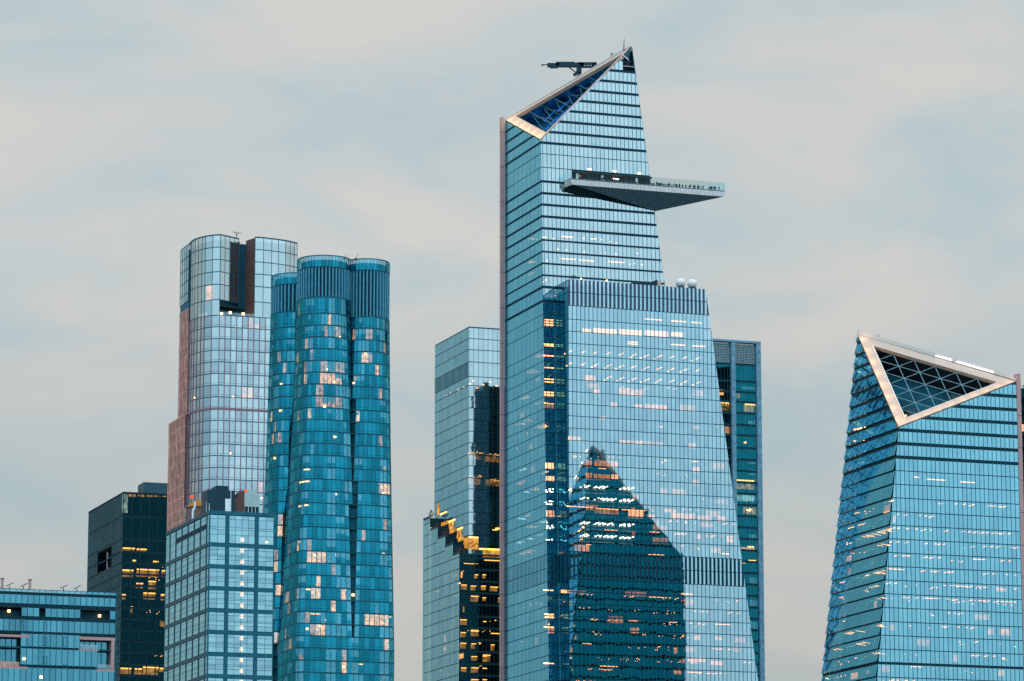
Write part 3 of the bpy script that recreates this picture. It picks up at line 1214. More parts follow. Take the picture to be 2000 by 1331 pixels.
for x0, x1, y in ((1110, 1160, 990), (1167, 1211, 994.5), (1217, 1236, 996), (1332, 1355, 1160.5), (1232, 1262, 997), (1148, 1156, 1064), (1268, 1300, 1084), (1175, 1209, 1302), (1411, 1428, 1082)):
    T1.strip(fW, x0, x1, y, E_WARM, th=.26)
for y in (946.5, 970, 1018, 1042.5):                   # rows of round ceiling lamps
    for x0, x1 in ((1140, 1161), (1166, 1211), (1217, 1246)):
        if y < 950 and x0 == 1166 and rr.random() < 2:
            x1 = 1192
        x = x0 + 4
        while x < x1:
            a, z = fW.az(x, y + (x - 1110) * .048)
            for d in (0.8, 2.2, 3.6, 5.0):
                if rr.random() < .8:
                    T1.dot(fW, a, z, E_WHITE, d, .62)
            x += 8.5
        T1.lit(fW, x0, x1, y + (x0 - 1110) * .05 + 2, y + (x0 - 1110) * .05 + 12, E_GLOWD, 5.2)
zsw = [z for z in zW if z < 283]
sprinkle(T1, fW, zsw, 2, 60, .5, rr, [E_WARM], room=.3, tubes=.2, zr=(200, 262), avoid=(zl1 - 1, zl0 + .5), floor_p=.8, roommats=[E_ROOMP])
sprinkle(T1, fW, zsw, 38, 84, .85, rr, [E_WARM], room=.3, tubes=.3, tw=.34, zr=(140, 215), avoid=(zl1 - 1, zl0 + .5), roommats=[E_ROOMP, E_ROOMP, E_ROOM])
sprinkle(T1, fW, zsw, 2, 50, .75, rr, [E_WARM], room=.14, tubes=.18, tw=.34, zr=(130, 184), avoid=(zl1 - 1, zl0 + .5), hmax=1.8, roommats=[E_ROOMP, E_ROOM])
# shallow strip of the tower front beside the lower block
for y in (624, 629, 634):
    T1.strip(fM, 1066, 1084, y, E_WARM, th=.22)
for y, m in ((672, E_WARM), (675, E_WARM), (694.5, E_WARM), (718, E_WARM), (740.5, E_WARM), (746, E_WARM), (766, E_WARM), (771, E_WARM), (788, E_ORANGE), (1153, E_WARM), (1200, E_WARM), (1206, E_WARM), (1225, E_WARM), (1296, E_WARM)):
    T1.strip(fM, 1064 + rr.uniform(0, 3), 1084, y, m, th=.3)
for x0, x1, y0, y1, m in ((1068, 1084, 903, 914, E_BRIGHT), (1068, 1085, 929, 938, E_BRIGHT), (1066, 1084, 787, 796, E_AMBER), (1069, 1085, 996, 1009, E_ROOM), (1066, 1084, 764, 773, E_ROOM), (1073, 1086, 1224, 1236, E_ROOMP), (1073, 1086, 1200, 1208, E_ROOM), (1066, 1083, 623, 636, E_ROOMP)):
    T1.lit(fM, x0, x1, y0, y1, m, 1.5)
for y in (955, 960, 978, 983, 1027, 1031, 1053):
    for x in (1071, 1076, 1081):
        a, z = fM.az(x, y + rr.uniform(-1, 1))
        T1.dot(fM, a, z, E_WHITE, rr.uniform(.6, 3), .55)
# upper office floors
for x0, x1, y in ((1062, 1070, 463), (1099, 1122, 462), (1140, 1146, 465), (1157, 1167, 466), (1097, 1127, 505.5), (1134, 1163, 508.5), (1191, 1222, 511.5)):
    T1.strip(fM, x0, x1, y, E_WARM, th=.3)
for x, y in ((1093, 485), (1110, 486), (1145, 490), (1187, 492), (1206, 494), (1249, 493), (1084, 464), (1196, 470), (1207, 473), (1178, 466), (1235, 514), (1243, 513), (1258, 515), (1072, 507)):
    a, z = fM.az(x, y)
    T1.dot(fM, a, z, E_WARM, 2, .45)
zlm = [z for z in zM if z < 345]
sprinkle(T1, fML, zlm, -36, -4, .42, rr, [E_WARM], room=.10, tubes=.5, zr=(300, 322), roommats=[E_ROOM])
sprinkle(T1, fML, zlm, -36, -4, .55, rr, [E_WARM], room=.12, tubes=.6, zr=(238, 276), roommats=[E_ROOM])
sprinkle(T1, fML, zlm, -36, -4, .5, rr, [E_WHITE, E_WARM], room=.1, tubes=.7, zr=(185, 232), avoid=(zl1 - 1, zl0 + .5), roommats=[E_ROOM])
sprinkle(T1, fML, zlm, -36, -4, .15, rr, [E_WARM], room=.3, tubes=.2, zr=(130, 182), avoid=(zl1 - 1, zl0 + .5))
T1.finish(G_PALE + G_SIDE + G_BLUE + G_DIMMED)

# ------------------------------------------------------------------ second slanted tower, far right
B2 = at(1755, 834, 1236)
S_FRONT = Plane(-VV, B2)
lo2 = hit(1712, 1331, S_FRONT.n, B2)
S_LEFT = plane_from(B2, lo2, B2 + VV, -UU)
A2 = hit(1675, 655, S_LEFT.n, B2)
C2 = hit(1985, 745, S_FRONT.n, B2)
S_RIGHT = Plane(UU, C2)
S_BACK = Plane(VV + Z * 0.034, A2)


def mirror_y(P):
    return proj(P + VV * (2 * (Cw - P).dot(VV)))


D2 = C2 + VV * ((A2 - C2).dot(VV))
lo_, hi_ = 100.0, 400.0
for _ in range(40):
    D2.z = (lo_ + hi_) / 2
    if mirror_y(D2)[1] > 1085:
        lo_ = D2.z
    else:
        hi_ = D2.z
S_ROOF1 = plane_from(A2, B2, C2, Z)
S_ROOF2 = plane_from(A2, C2, D2, Z)
T2 = Tower('slanted_tower', V((B2.x + 20, B2.y + 20, 0)), 'blue glass tower at the far right with a bright framed triangular roof opening', vis=lambda x, y: True)
fS = Face(S_FRONT, B2, [S_LEFT, S_RIGHT, S_ROOF1.off(-.2), S_ROOF2])
fSL = Face(S_LEFT, B2, [S_FRONT, S_BACK, S_ROOF1.off(-.2), S_ROOF2])
M_BACKSP = plain('back_spandrel', (0.002, 0.035, 0.055), 0.5)
fSB = Face(S_BACK, A2, [S_LEFT, S_RIGHT, S_ROOF1, S_ROOF2.off(-.2)])
yb = [779, 805, 831, 855.5, 881, 908.5, 934, 960, 986]
zb = [hit(1985, y, S_FRONT.n, B2).z for y in yb]
z972, z1268 = hit(1743, 972.5, S_FRONT.n, B2).z, hit(1718, 1268, S_FRONT.n, B2).z
H2 = (z972 - z1268) / 11
zS = [z972 + H2 * i for i in range(1, 30)] + [z972 - H2 * i for i in range(0, 18)]
zS = sorted(z for z in zS if z < A2.z + 2)
zbandlow = min(zS, key=lambda z: abs(z - hit(1712, 1297, S_FRONT.n, B2).z))
zc908 = zb[5]


def gap_s(z):
    if z > zc908 - 1.5:
        return 1.15
    if abs(z - zbandlow) < .1:
        return 0.9
    return 0.28


gS = [gap_s(z) for z in zS]
curtain(T2, fS, zS, gS, edges(-16, fS.azp(C2)[0], 1.62), G_DEEP, fin=0.06, fin_w=0.24)
curtain(T2, fSL, zS, gS, edges(-48, 6, 1.5), G_SIDE2, fin=0.0, fin_w=0.0, shingle=0.55, sp_in=0.05)
curtain(T2, fSB, [z for z in zS if z > 90], [.7 for z in zS if z > 90], edges(-62, 20, 1.9), G_BACK, fin=0, fin_w=0, shingle=0.7, sp_in=0.03, sp_mat=M_BACKSP)
core2 = [S_FRONT.off(-6), S_LEFT.off(-5), S_RIGHT.off(-.3), S_BACK.off(-3), S_ROOF1.off(-10), S_ROOF2.off(-.5), Plane(-Z, V((0, 0, 0)))]
T2.part('building_core', hull_mb(core2), M_CORE)
slabs(T2, [S_FRONT.off(-.4), S_LEFT.off(-.4), S_RIGHT.off(-.4), S_BACK.off(-.4), S_ROOF1.off(-10), S_ROOF2.off(-1)], zS)
b = MB()
for pts in hull_faces([S_FRONT, S_LEFT, S_RIGHT.off(-.02), S_BACK, S_ROOF1, S_ROOF2.off(-.02), Plane(-Z, V((0, 0, 0)))]):
    if any(all(abs(q.n.dot(p) - q.d) < .1 for p in pts) for q in (S_RIGHT, S_ROOF2)):
        b.poly(pts)
T2.part('rear_wall', b, M_FRAME)
a_, b_, c_, nS = prow_crown(T2, A2 - VV * .3, B2 + VV * .1, C2, (3.3, 2.6, 3.6), 11.0, M_PALE, M_PALE, M_PALE, M_PITB)
# lit lips of the crown opening
for P, Q, col in ((b_, c_, M_FASC), (a_, b_, M_FASC)):
    bl = MB()
    bl.bar(P + nS * .2, Q + nS * .2, .3)
    T2.part('crown_lip', bl, col)
par = MB()
n2 = (C2 - A2).cross(Z).normalized()
par.prism([A2 - Z * .4, C2 - Z * .4, C2 + Z * .6, A2 + (C2 - A2) * .93 + Z * 1.6, A2 + (C2 - A2) * .08 + Z * 1.7, A2 + Z * 0.6], -n2 * .6)
T2.part('crown_parapet', par, M_PARA)
pl2 = MB()
pl2.bar(A2 + n2 * .15 + Z * .1, C2 + n2 * .15 + Z * .1, .28)
T2.part('parapet_rail', pl2, M_BROWND)
for t0, t1 in ((.50, .60), (.63, .86)):
    bl = MB()
    bl.bar(A2 + (C2 - A2) * t0 + n2 * .35 + Z * 0.75, A2 + (C2 - A2) * t1 + n2 * .35 + Z * 0.75, .34)
    T2.part('parapet_light', bl, E_LED)
crown_lamps(A2, B2, (c_ - b_).normalized() * 1.6, nS, 8, 240, (1.0, .50, .18))
crown_lamps(B2, C2, (a_ - b_).normalized() * 1.4, nS, 10, 110, (1.0, .60, .30))
# lattice under the opening: triangles of steel tube
NG = 6
latt = []


def lp(i, j):
    return a_ + (b_ - a_) * (i / NG) + (c_ - a_) * (j / NG) - nS * 1.0


for i in range(NG + 1):
    for j in range(NG + 1 - i):
        for (p, q) in (((i, j), (i + 1, j)), ((i, j), (i, j + 1)), ((i + 1, j), (i, j + 1))):
            if q[0] + q[1] <= NG and p[0] + p[1] <= NG and (p[0] == 0 and q[0] == 0) is False and (p[1] == 0 and q[1] == 0) is False and not (sum(p) == NG and sum(q) == NG):
                b = MB()
                b.bar(lp(*p), lp(*q), .27, n=6)
                T2.part('lattice_bar', b, M_TRUSS)
b = MB()
for k in range(7):
    p = b_ + (c_ - b_) * rr.uniform(.1, .7) + (a_ - b_) * rr.uniform(.05, .3) - nS * 8
    b.cbox(p, UU * rr.uniform(2, 5), VV * rr.uniform(2, 4), Z * rr.uniform(1, 3))
T2.part('roof_plant', b, M_FRAMEL, kind='stuff')
b = MB()
b.cbox(b_ + (c_ - b_) * .015 + (a_ - b_) * .03 + nS * .1, UU * .5, VV * .5, Z * .5)
T2.part('amber_lamp', b, E_ORANGE)
# corner fin
b = MB()
b.box(V((C2.x, C2.y, 0)) + UU * .03 - VV * .15, UU * 1.55, VV * 2.0, Z * (C2.z + 2.6))
T2.part('corner_fin', b, M_PINK)
for zz in range(60, int(C2.z), 11):
    b = MB()
    b.box(V((C2.x, C2.y, zz)) + UU * .03 - VV * .2, UU * 1.6, VV * 2.1, Z * .12)
    T2.part('fin_joint', b, M_MULL)
r2 = random.Random(21)
zl = [z for z in zS if z < 196]
sprinkle(T2, fS, zl, -8, 50, .9, r2, [E_WARM], room=.08, tubes=.62, zr=(160, 198), tw=.36)
sprinkle(T2, fS, zl, -10, 50, .85, r2, [E_WARM], room=.25, tubes=.3, tw=.34, zr=(120, 168), roommats=[E_ROOMP, E_ROOMP, E_ROOM])
sprinkle(T2, fSL, zl, -42, -2, .62, r2, [E_WARM], room=.25, tubes=.35, zr=(120, 196), roommats=[E_ROOMP, E_ROOM])
for x0, x1, y in ((1789, 1798, 932), (1813, 1850, 937), (1880, 1908, 942)):
    T2.strip(fS, x0, x1, y, E_WARM, th=.28)
for x, y in ((1664, 838), (1670, 837), (1676, 836), (1685, 835), (1664, 861), (1683, 861), (1651, 857)):
    a, z = fSL.az(x, y)
    T2.dot(fSL, a, z, E_WARM, 1.0, .6)
T2.finish(G_DEEP + G_SIDE2 + G_BACK)

# neighbour seen as a sliver past the fin
NB2 = at(1996.5, 752, 1345)
T2b = Tower('narrow_teal_tower', V((NB2.x + 12, NB2.y + 10, 0)), 'sliver of a dark teal glass tower at the right frame edge, past the pink fin', vis=lambda x, y: x > 1996)
fN = Face(Plane(-VV, NB2), NB2, [Plane(-UU, NB2), Plane(UU, NB2 + UU * 24), Plane(Z, NB2)])
zN = floors(NB2.z, 120, 4.5)
curtain(T2b, fN, zN, [.5] * len(zN), edges(0, 24, 1.8), G_GREEN, fin=.03)
T2b.part('building_core', hull_mb([Plane(-VV, NB2 + VV * 5), Plane(-UU, NB2), Plane(UU, NB2 + UU * 24), Plane(VV, NB2 + VV * 24), Plane(Z, NB2 - Z * .3), Plane(-Z, V((0, 0, 0)))]), M_CORE)
slabs(T2b, [Plane(-VV, NB2 + VV * .4), Plane(-UU, NB2), Plane(UU, NB2 + UU * 24), Plane(VV, NB2 + VV * 23)], zN[:-1])
sprinkle(T2b, fN, zN, 0, 8, .4, r2, [E_WARM], room=.5, tubes=.3)
T2b.finish(G_GREEN)

# ------------------------------------------------------------------ helpers for plain box towers
def box_planes(c, wl, wr, zt):
    """corner c nearest the viewer, wl metres back on the left side, wr metres along the front"""
    return dict(front=Plane(-VV, c), left=Plane(-UU, c), back=Plane(VV, c + VV * wl), right=Plane(UU, c + UU * wr),
                top=Plane(Z, V((c.x, c.y, zt))), base=Plane(-Z, V((0, 0, 0))))


def inset(P, f, l, r, b, t):
    return [P['front'].off(-f), P['left'].off(-l), P['right'].off(-r), P['back'].off(-b), P['top'].off(-t), P['base']]


def along(face_o, n, px, py, e):
    return (hit(px, py, n, face_o) - face_o).dot(e)


# ------------------------------------------------------------------ terraced tower left of the deck tower
S0 = at(916, 640, 1560)
S_lw = (hit(849.5, 675, -UU, S0) - S0).length
P3_ = box_planes(S0, S_lw, 34, S0.z)
T3 = Tower('terraced_tower', V((S0.x + 15, S0.y + 20, 0)), 'pale glass tower with planted terraces stepping down round it, glowing amber', vis=lambda x, y: x < 978)
fF = Face(P3_['front'], S0, [P3_['left'], P3_['right'], P3_['top']])
fL = Face(P3_['left'], S0, [P3_['front'], P3_['back'], P3_['top']])
H3 = (hit(916, 688, fF.n, S0).z - hit(916, 800, fF.n, S0).z) / 5
yl3 = [640, 661.5, 683, 707, 735.5, 753, 775, 797, 820, 842.5, 865, 887.5]
z3 = [hit(916, y, fF.n, S0).z for y in yl3]
while z3[-1] > 125:
    z3.append(z3[-1] - (z3[8] - z3[11]) / 3)
z3 = z3[::-1]
n3 = len(z3)
zcut = hit(905, 1088, fF.n, S0).z
zu = [z for z in z3 if z > zcut - 3]
curtain(T3, fF, zu, [.3] * len(zu), edges(0, 34, 2.15), G_PALE, fin=.04, fin_w=.1)
curtain(T3, fL, zu, [.3] * len(zu), edges(-S_lw, 0, 1.55), G_SIDE3, fin=.10, fin_w=.10, louv=[len(zu) - 5], louv_mat=M_LOUVD, louv_ph=0.55)
T3.part('building_core', hull_mb(inset(P3_, 6, 5, .3, .3, .4)), M_COREBLK)
rear_wall(T3, [P3_[k] if k in ('front', 'left') else P3_[k].off(-.05) for k in P3_], [P3_['back'].off(-.05), P3_['right'].off(-.05), P3_['top'].off(-.05)])
slabs(T3, inset(P3_, .4, .4, .5, .5, .4), zu[:-1])
b = MB()
b.prism([S0 + Z * .02, S0 + UU * 34 + Z * .02, S0 + UU * 34 + VV * S_lw + Z * .02, S0 + VV * S_lw + Z * .02], Z * .4)
T3.part('roof_rim', b, M_MULL)
# lower volume: blocks stepping down to the corner
L0 = at(897, 1087, 1555)
LP = Plane(-UU, L0)
xs = [826, 839.5, 855, 869.5, 884.5, 897]
ys = [1019, 1038, 1055, 1070.5, 1087.5]
fr = [(hit(x, 1050, -UU, L0) - L0).dot(VV) for x in xs]
blocks = []
for i in range(5):
    f0, f1 = fr[i + 1], fr[i]
    if i == 4:
        f0 = 0.0
    zt = hit((xs[i] + xs[i + 1]) / 2, ys[i] - 4, -UU, L0).z
    blocks.append((f0, f1, zt))
zl3 = [z for z in z3 if z < blocks[-1][2] - 1]
for i, (f0, f1, zt) in enumerate(blocks):
    pls = [Plane(-VV, L0 + VV * f0), Plane(VV, L0 + VV * f1), Plane(Z, V((0, 0, zt)))]
    fb = Face(LP, L0, pls)
    zz = [z for z in z3 if z < zt - 1.5 and z > 120] + [zt]
    curtain(T3, fb, zz, [.3] * len(zz), edges(-f1, -f0, 1.5), G_SIDE3, fin=.10, fin_w=.1)
    core = [Plane(-UU, L0 + UU * 4), Plane(UU, L0 + UU * 18), Plane(-VV, L0 + VV * (f0 + (4 if i == 4 else 0))), Plane(VV, L0 + VV * f1), Plane(Z, V((0, 0, zt - .6))), Plane(-Z, V((0, 0, 0)))]
    T3.part('terrace_block', hull_mb(core), M_COREBLK)
    T3.slabs.prism([L0 + UU * .3 + VV * f0 + Z * (zt - .3 - L0.z), L0 + UU * 12 + VV * f0 + Z * (zt - .3 - L0.z), L0 + UU * 12 + VV * f1 + Z * (zt - .3 - L0.z), L0 + UU * .3 + VV * f1 + Z * (zt - .3 - L0.z)], Z * .3)
    b = MB()
    b.box(L0 + UU * .1 + VV * (f0 + .05) + Z * (zt - L0.z), UU * .12, VV * (f1 - f0 - .1), Z * 1.0)
    T3.part('terrace_rail', b, M_STEEL)
    b = MB()
    b.box(L0 + UU * .1 + VV * f0 + Z * (zt - L0.z - 4), UU * 8, VV * .15, Z * 4)
    T3.part('terrace_end_wall', b, M_STEEL)
zt5 = blocks[-1][2]
LF = Plane(-VV, L0)
fLF = Face(LF, L0, [LP, Plane(UU, L0 + UU * 34), Plane(Z, V((0, 0, zt5)))])
zz = [z for z in z3 if 120 < z < zt5 - 1.5] + [zt5]
curtain(T3, fLF, zz, [.9] * len(zz), edges(0, 34, 1.7), G_DARK, fin=.03, fin_w=.08, sp_mat=M_STEEL)
T3.part('lower_core', hull_mb([LF.off(-5), LP.off(-4), Plane(UU, L0 + UU * 34), Plane(VV, L0 + VV * 20), Plane(Z, V((0, 0, zt5 - .5))), Plane(-Z, V((0, 0, 0)))]), M_COREBLK)
slabs(T3, [LF.off(-.3), LP.off(-.3), Plane(UU, L0 + UU * 33), Plane(VV, L0 + VV * 12)], [z for z in zz])
r3 = random.Random(3)
# amber glazing of the terrace levels
for face, x0, x1, y0, y1, m in ((fL, 854, 858.5, 984, 1006, E_AMBERB), (fL, 860, 873, 1001.5, 1004, E_ORANGE), (fL, 862, 876, 1019, 1026, E_AMBERB), (fL, 877, 889, 1016, 1019, E_ORANGE),
                                (fL, 878, 890, 1034, 1041, E_AMBERB), (fL, 893, 904, 1031.5, 1034, E_ORANGE), (fL, 895, 906, 1051, 1057, E_AMBERB), (fL, 893, 902, 1035, 1052, E_AMBER),
                                (fF, 916, 934, 1049, 1051.5, E_ORANGE), (fF, 916, 934, 1053, 1069, E_AMBER), (fF, 910, 934, 1069, 1073, E_AMBERB),
                                (fF, 943, 980, 1074, 1093, E_AMBERB), (fF, 936, 980, 1072, 1075, E_ORANGE), (fF, 946, 980, 1093, 1096, E_ORANGE), (fL, 906, 915, 1050, 1070, E_AMBERB), (fL, 877, 886, 1020, 1034, E_AMBER)):
    T3.lit(face, x0, x1, y0, y1, m, -0.15, 'terrace_window')
# lamps under the top louvre storey, offices below
for x, y in ((868, 772), (875.5, 768), (890.5, 761), (901, 756), (913.5, 750)):
    a, z = fL.az(x, y)
    T3.dot(fL, a, z, E_WARM, 1.0, .6)
for x, y in ((926, 743.5), (933.5, 757.5), (946, 751.5), (958.5, 746), (971, 753)):
    a, z = fF.az(x, y)
    T3.dot(fF, a, z, E_WARM, 1.0, .6)
for x0, x1, y0, y1, p in ((917, 944, 882, 896, .7), (951, 979, 886, 901, .7), (917, 942, 928, 945, .7), (952, 979, 934, 948, .8)):
    T3.lit(fF, x0, x1, y0, y1, E_AMBER, 2.5)
    for q in range(7):
        a, z = fF.az(r3.uniform(x0, x1), r3.uniform(y0, y0 + 5))
        T3.dot(fF, a, z, E_ORANGE, 1.2, .55)
for x0, x1, y0, y1 in ((930, 936, 1122, 1129), (945, 951, 1122, 1129), (903, 914, 1142, 1151), (922, 932, 1144, 1152), (942, 951, 1144, 1152), (960, 975, 1146, 1154), (922, 937, 1164, 1174),
                       (945, 951, 1167, 1173), (976, 982, 1168, 1176), (901, 914, 1210, 1220), (922, 937, 1232, 1242), (902, 912, 1235, 1244), (902, 913, 1256, 1266), (923, 931, 1257, 1266), (961, 968, 1259, 1270), (923, 934, 1282, 1290), (946, 960, 1279, 1292),
                       (903, 913, 1304, 1312), (923, 937, 1304, 1313), (923, 937, 1327, 1331), (945, 953, 1327, 1331)):
    T3.lit(fLF, x0, x1, y0, y1, E_AMBER if r3.random() < .4 else E_AMBERB, 1.5 + r3.random())
    T3.strip(fLF, x0, x1, y0 + 1, E_ORANGE, th=.3)
for x0, x1, y in ((908, 928, 1101), (930, 935, 1101), (946, 952, 1214.5), (922, 937, 1232), (961, 982, 1238), (945, 953, 1282), (945, 953, 1306), (970, 981, 1033)):
    T3.strip(fLF, x0, x1, y, E_ORANGE, th=.35)
T3.strip(fF, 970, 980, 1032, E_ORANGE, th=.5)
sprinkle(T3, fLF, zz, 0, 24, .35, r3, [E_ORANGE], room=.1, tubes=.1)
fB = Face(LP, L0, [Plane(Z, V((0, 0, zt5 - 3))), Plane(VV, L0 + VV * (S_lw + 8)), Plane(-VV, L0)])
sprinkle(T3, fB, zz, -36, -2, .33, r3, [E_WARM, E_ORANGE], room=.55, tubes=.25, roommats=[E_ROOM, E_AMBERB])
T3.finish(G_PALE + G_SIDE3 + G_DARK)


def leafy(name, p, w, h, label, cat, m, rr_, trunk=True, n=60, group=None):
    root = empty(name, p, label, cat, group)
    if trunk:
        b = MB()
        b.bar(p, p + Z * h * .5, .14 * h * .4, n=6, w2=.05 * h * .4)
        for k in range(4):
            q = p + Z * h * (.3 + .08 * k)
            b.bar(q, q + V((rr_.uniform(-.4, .4) * w, rr_.uniform(-.4, .4) * w, h * .35)), .09, n=5, w2=.04)
        b.build('trunk', M_BARK, root)
    b = MB()
    for k in range(n):
        while True:
            d = V((rr_.uniform(-1, 1), rr_.uniform(-1, 1), rr_.uniform(-1, 1)))
            if d.length < 1:
                break
        c = p + Z * h * (.62 if trunk else .5) + V((d.x * w * .5, d.y * w * .5, d.z * h * (.38 if trunk else .5)))
        a = V((rr_.gauss(0, 1), rr_.gauss(0, 1), rr_.gauss(0, 1))).normalized()
        e = a.orthogonal().normalized()
        f = a.cross(e)
        s = rr_.uniform(.10, .20) * h * .55
        b.poly([c + e * s, c + f * s * .6, c - e * s, c - f * s * .6])
    b.build('crown', m, root)
    return root


for (px, py, i, w, h, lb, nm, m, tk) in (
        (841, 1019, 0, 3.0, 4.4, 'small bare-branched tree on the highest corner terrace of the stepped tower', 'terrace_tree', M_TREE, True),
        (851, 1031, 1, 4.4, 3.2, 'reddish shrubs on the terrace just below the corner tree', 'terrace_shrub', M_SHRUB, False),
        (868, 1049, 2, 4.2, 3.2, 'reddish shrubs on the middle terrace step of the stepped tower', 'terrace_shrub', M_SHRUB, False),
        (884, 1064, 3, 3.2, 2.6, 'dark shrubs on the second lowest terrace step', 'terrace_shrub', M_TREE, False),
        (900, 1078, 4, 5.0, 3.2, 'reddish shrubs in front of the lowest amber terrace corner', 'terrace_shrub', M_SHRUB, False)):
    f0, f1, zt = blocks[i]
    q = L0 + VV * (f0 + f1) / 2 + UU * 2.0
    q.z = zt
    leafy(nm, q, w, h, lb, 'tree' if tk else 'shrub', m, r3, tk, 70)

# ------------------------------------------------------------------ stone framed tower right of the deck tower
K0 = at(1486, 668, 1556)
KP = dict(front=Plane(-VV, K0), right=Plane(UU, K0), left=Plane(-UU, K0 - UU * 40), back=Plane(VV, K0 + VV * 36), top=Plane(Z, K0), base=Plane(-Z, V((0, 0, 0))))
T4 = Tower('stone_framed_tower', V((K0.x - 20, K0.y + 15, 0)), 'dark green glass tower in a blue-grey stone frame, behind the deck tower', vis=lambda x, y: x > 1385 + max(0, (y - 563) * .134 - 10))
fK = Face(KP['front'].off(-1.0), K0 + VV * 1.0, [KP['left'], KP['right'], KP['top']])
o_u = lambda px: (hit(px, 700, -VV, K0) - K0).dot(UU)
uR0, uM0, uM1 = o_u(1477.5), o_u(1428.5), o_u(1436.5)
b = MB()
b.box(V((K0.x, K0.y, 0)) + UU * uR0, UU * (-uR0), VV * 3, Z * K0.z)
b.box(V((K0.x, K0.y, 0)) + UU * uM0 + VV * .05, UU * (uM1 - uM0), VV * 2.9, Z * (K0.z - .9))
T4.part('stone_pier', b, M_STONE)
# stone courses on the piers
for k in range(46):
    zz_ = K0.z - 1.2 - k * 3.9
    if zz_ < 120:
        break
    for u0, u1 in ((uR0 + .06, -.06), (uM0 + .06, uM1 - .06)):
        b = MB()
        b.box(V((K0.x, K0.y, zz_ - 3.75)) + UU * u0 - VV * r3.uniform(.03, .09), UU * (u1 - u0), VV * .4, Z * 3.7)
        T4.part('stone_panel', b, M_STONE)
b = MB()
b.box(V((K0.x, K0.y, K0.z - 0.85)) - UU * 40 - VV * .03, UU * 40.0, VV * 3, Z * 0.9)
T4.part('stone_lintel', b, M_STONE)
yk = [671, 712, 745, 766, 785, 807, 830, 850, 875, 898, 920]
zk = [hit(1440, y, fK.n, fK.o).z for y in yk]
while zk[-1] > 125:
    zk.append(zk[-1] - 4.75)
zk = zk[::-1]
for u0, u1 in ((-40, uM0), (uM1, uR0)):
    fk = Face(fK.pl, fK.o, [Plane(-UU, K0 + UU * u0), Plane(UU, K0 + UU * u1), KP['top']])
    nb_ = max(4, round((u1 - u0) / 1.45))
    curtain(T4, fk, zk[:-1], [1.0] * (len(zk) - 1), edges(u0, u1, 1.45), G_GREEN, fin=.05, fin_w=.12, sp_mat=M_LOUVD)
    # louvred screens at the top
    zz0, zz1 = zk[-2] + .4, zk[-1] - .2
    ed = edges(u0 + .3, u1 - .3, 1.3)
    for i in range(len(ed) - 1):
        b = MB()
        b.box(V((K0.x, K0.y, zz0)) + UU * (ed[i] + .08) + VV * 1.1, UU * (ed[i + 1] - ed[i] - .16), VV * .15, Z * (zz1 - zz0))
        T4.part('screen_panel', b, M_SCREEN)
    for k in range(12):
        T4.mul(M_FRAME).box(V((K0.x, K0.y, zz0 + (zz1 - zz0) * k / 12)) + UU * (u0 + .2) + VV * .9, UU * (u1 - u0 - .4), VV * .12, Z * .14)
T4.part('building_core', hull_mb([KP['front'].off(-6), KP['left'], KP['right'].off(-.3), KP['back'], KP['top'].off(-.9), KP['base']]), M_CORE)
rear_wall(T4, [KP[k] if k in ('front',) else KP[k].off(-.05) for k in KP], [KP['back'].off(-.05), KP['right'].off(-.05), KP['left'].off(-.05)])
slabs(T4, [KP['front'].off(-1.5), KP['left'].off(-.3), KP['right'].off(-.5), KP['back'].off(-.5)], zk[:-1])
r4 = random.Random(9)
for x0, x1, y0, y1, m in ((1409, 1417, 760, 770, E_ROOM), (1408, 1429, 786, 800, E_AMBER), (1442, 1449, 764, 776, E_AMBER), (1457, 1476, 789, 803, E_AMBERB), (1440, 1477, 936, 954, E_AMBER), (1414, 1428, 832, 848, E_ROOMP),
                          (1456, 1480, 990, 1003, E_AMBER), (1444, 1478, 963, 978, E_GLOWD), (1452, 1478, 1068, 1075, E_ROOMP)):
    T4.lit(fK, x0, x1, y0, y1, m, 2.2)
for x0, x1, y in ((1440, 1475, 939.5), (1408, 1416, 787), (1418, 1425, 788), (1448, 1462, 1075), (1462, 1474, 1069), (1448, 1458, 1100), (1464, 1478, 1096), (1457, 1476, 791)):
    T4.strip(fK, x0, x1, y, E_ORANGE, th=.5, depth=.8)
for x, y in ((1457, 864), (1412, 764), (1465, 997), (1467, 995), (1462, 996)):
    a, z = fK.az(x, y)
    T4.dot(fK, a, z, E_WARM, 1.0, .7)
# ribbed blinds pulled part way
for x0, x1, y0, y1 in ((1462, 1476, 822, 829), (1462, 1477, 874, 880), (1463, 1477, 898, 906), (1463, 1477, 918, 928), (1450, 1476, 756, 760), (1464, 1478, 1044, 1056), (1465, 1479, 1128, 1140), (1465, 1480, 1172, 1186), (1466, 1481, 1215, 1228)):
    T4.lit(fK, x0, x1, y0, y1, M_BLIND, .4, 'blind')
T4.finish(G_GREEN)


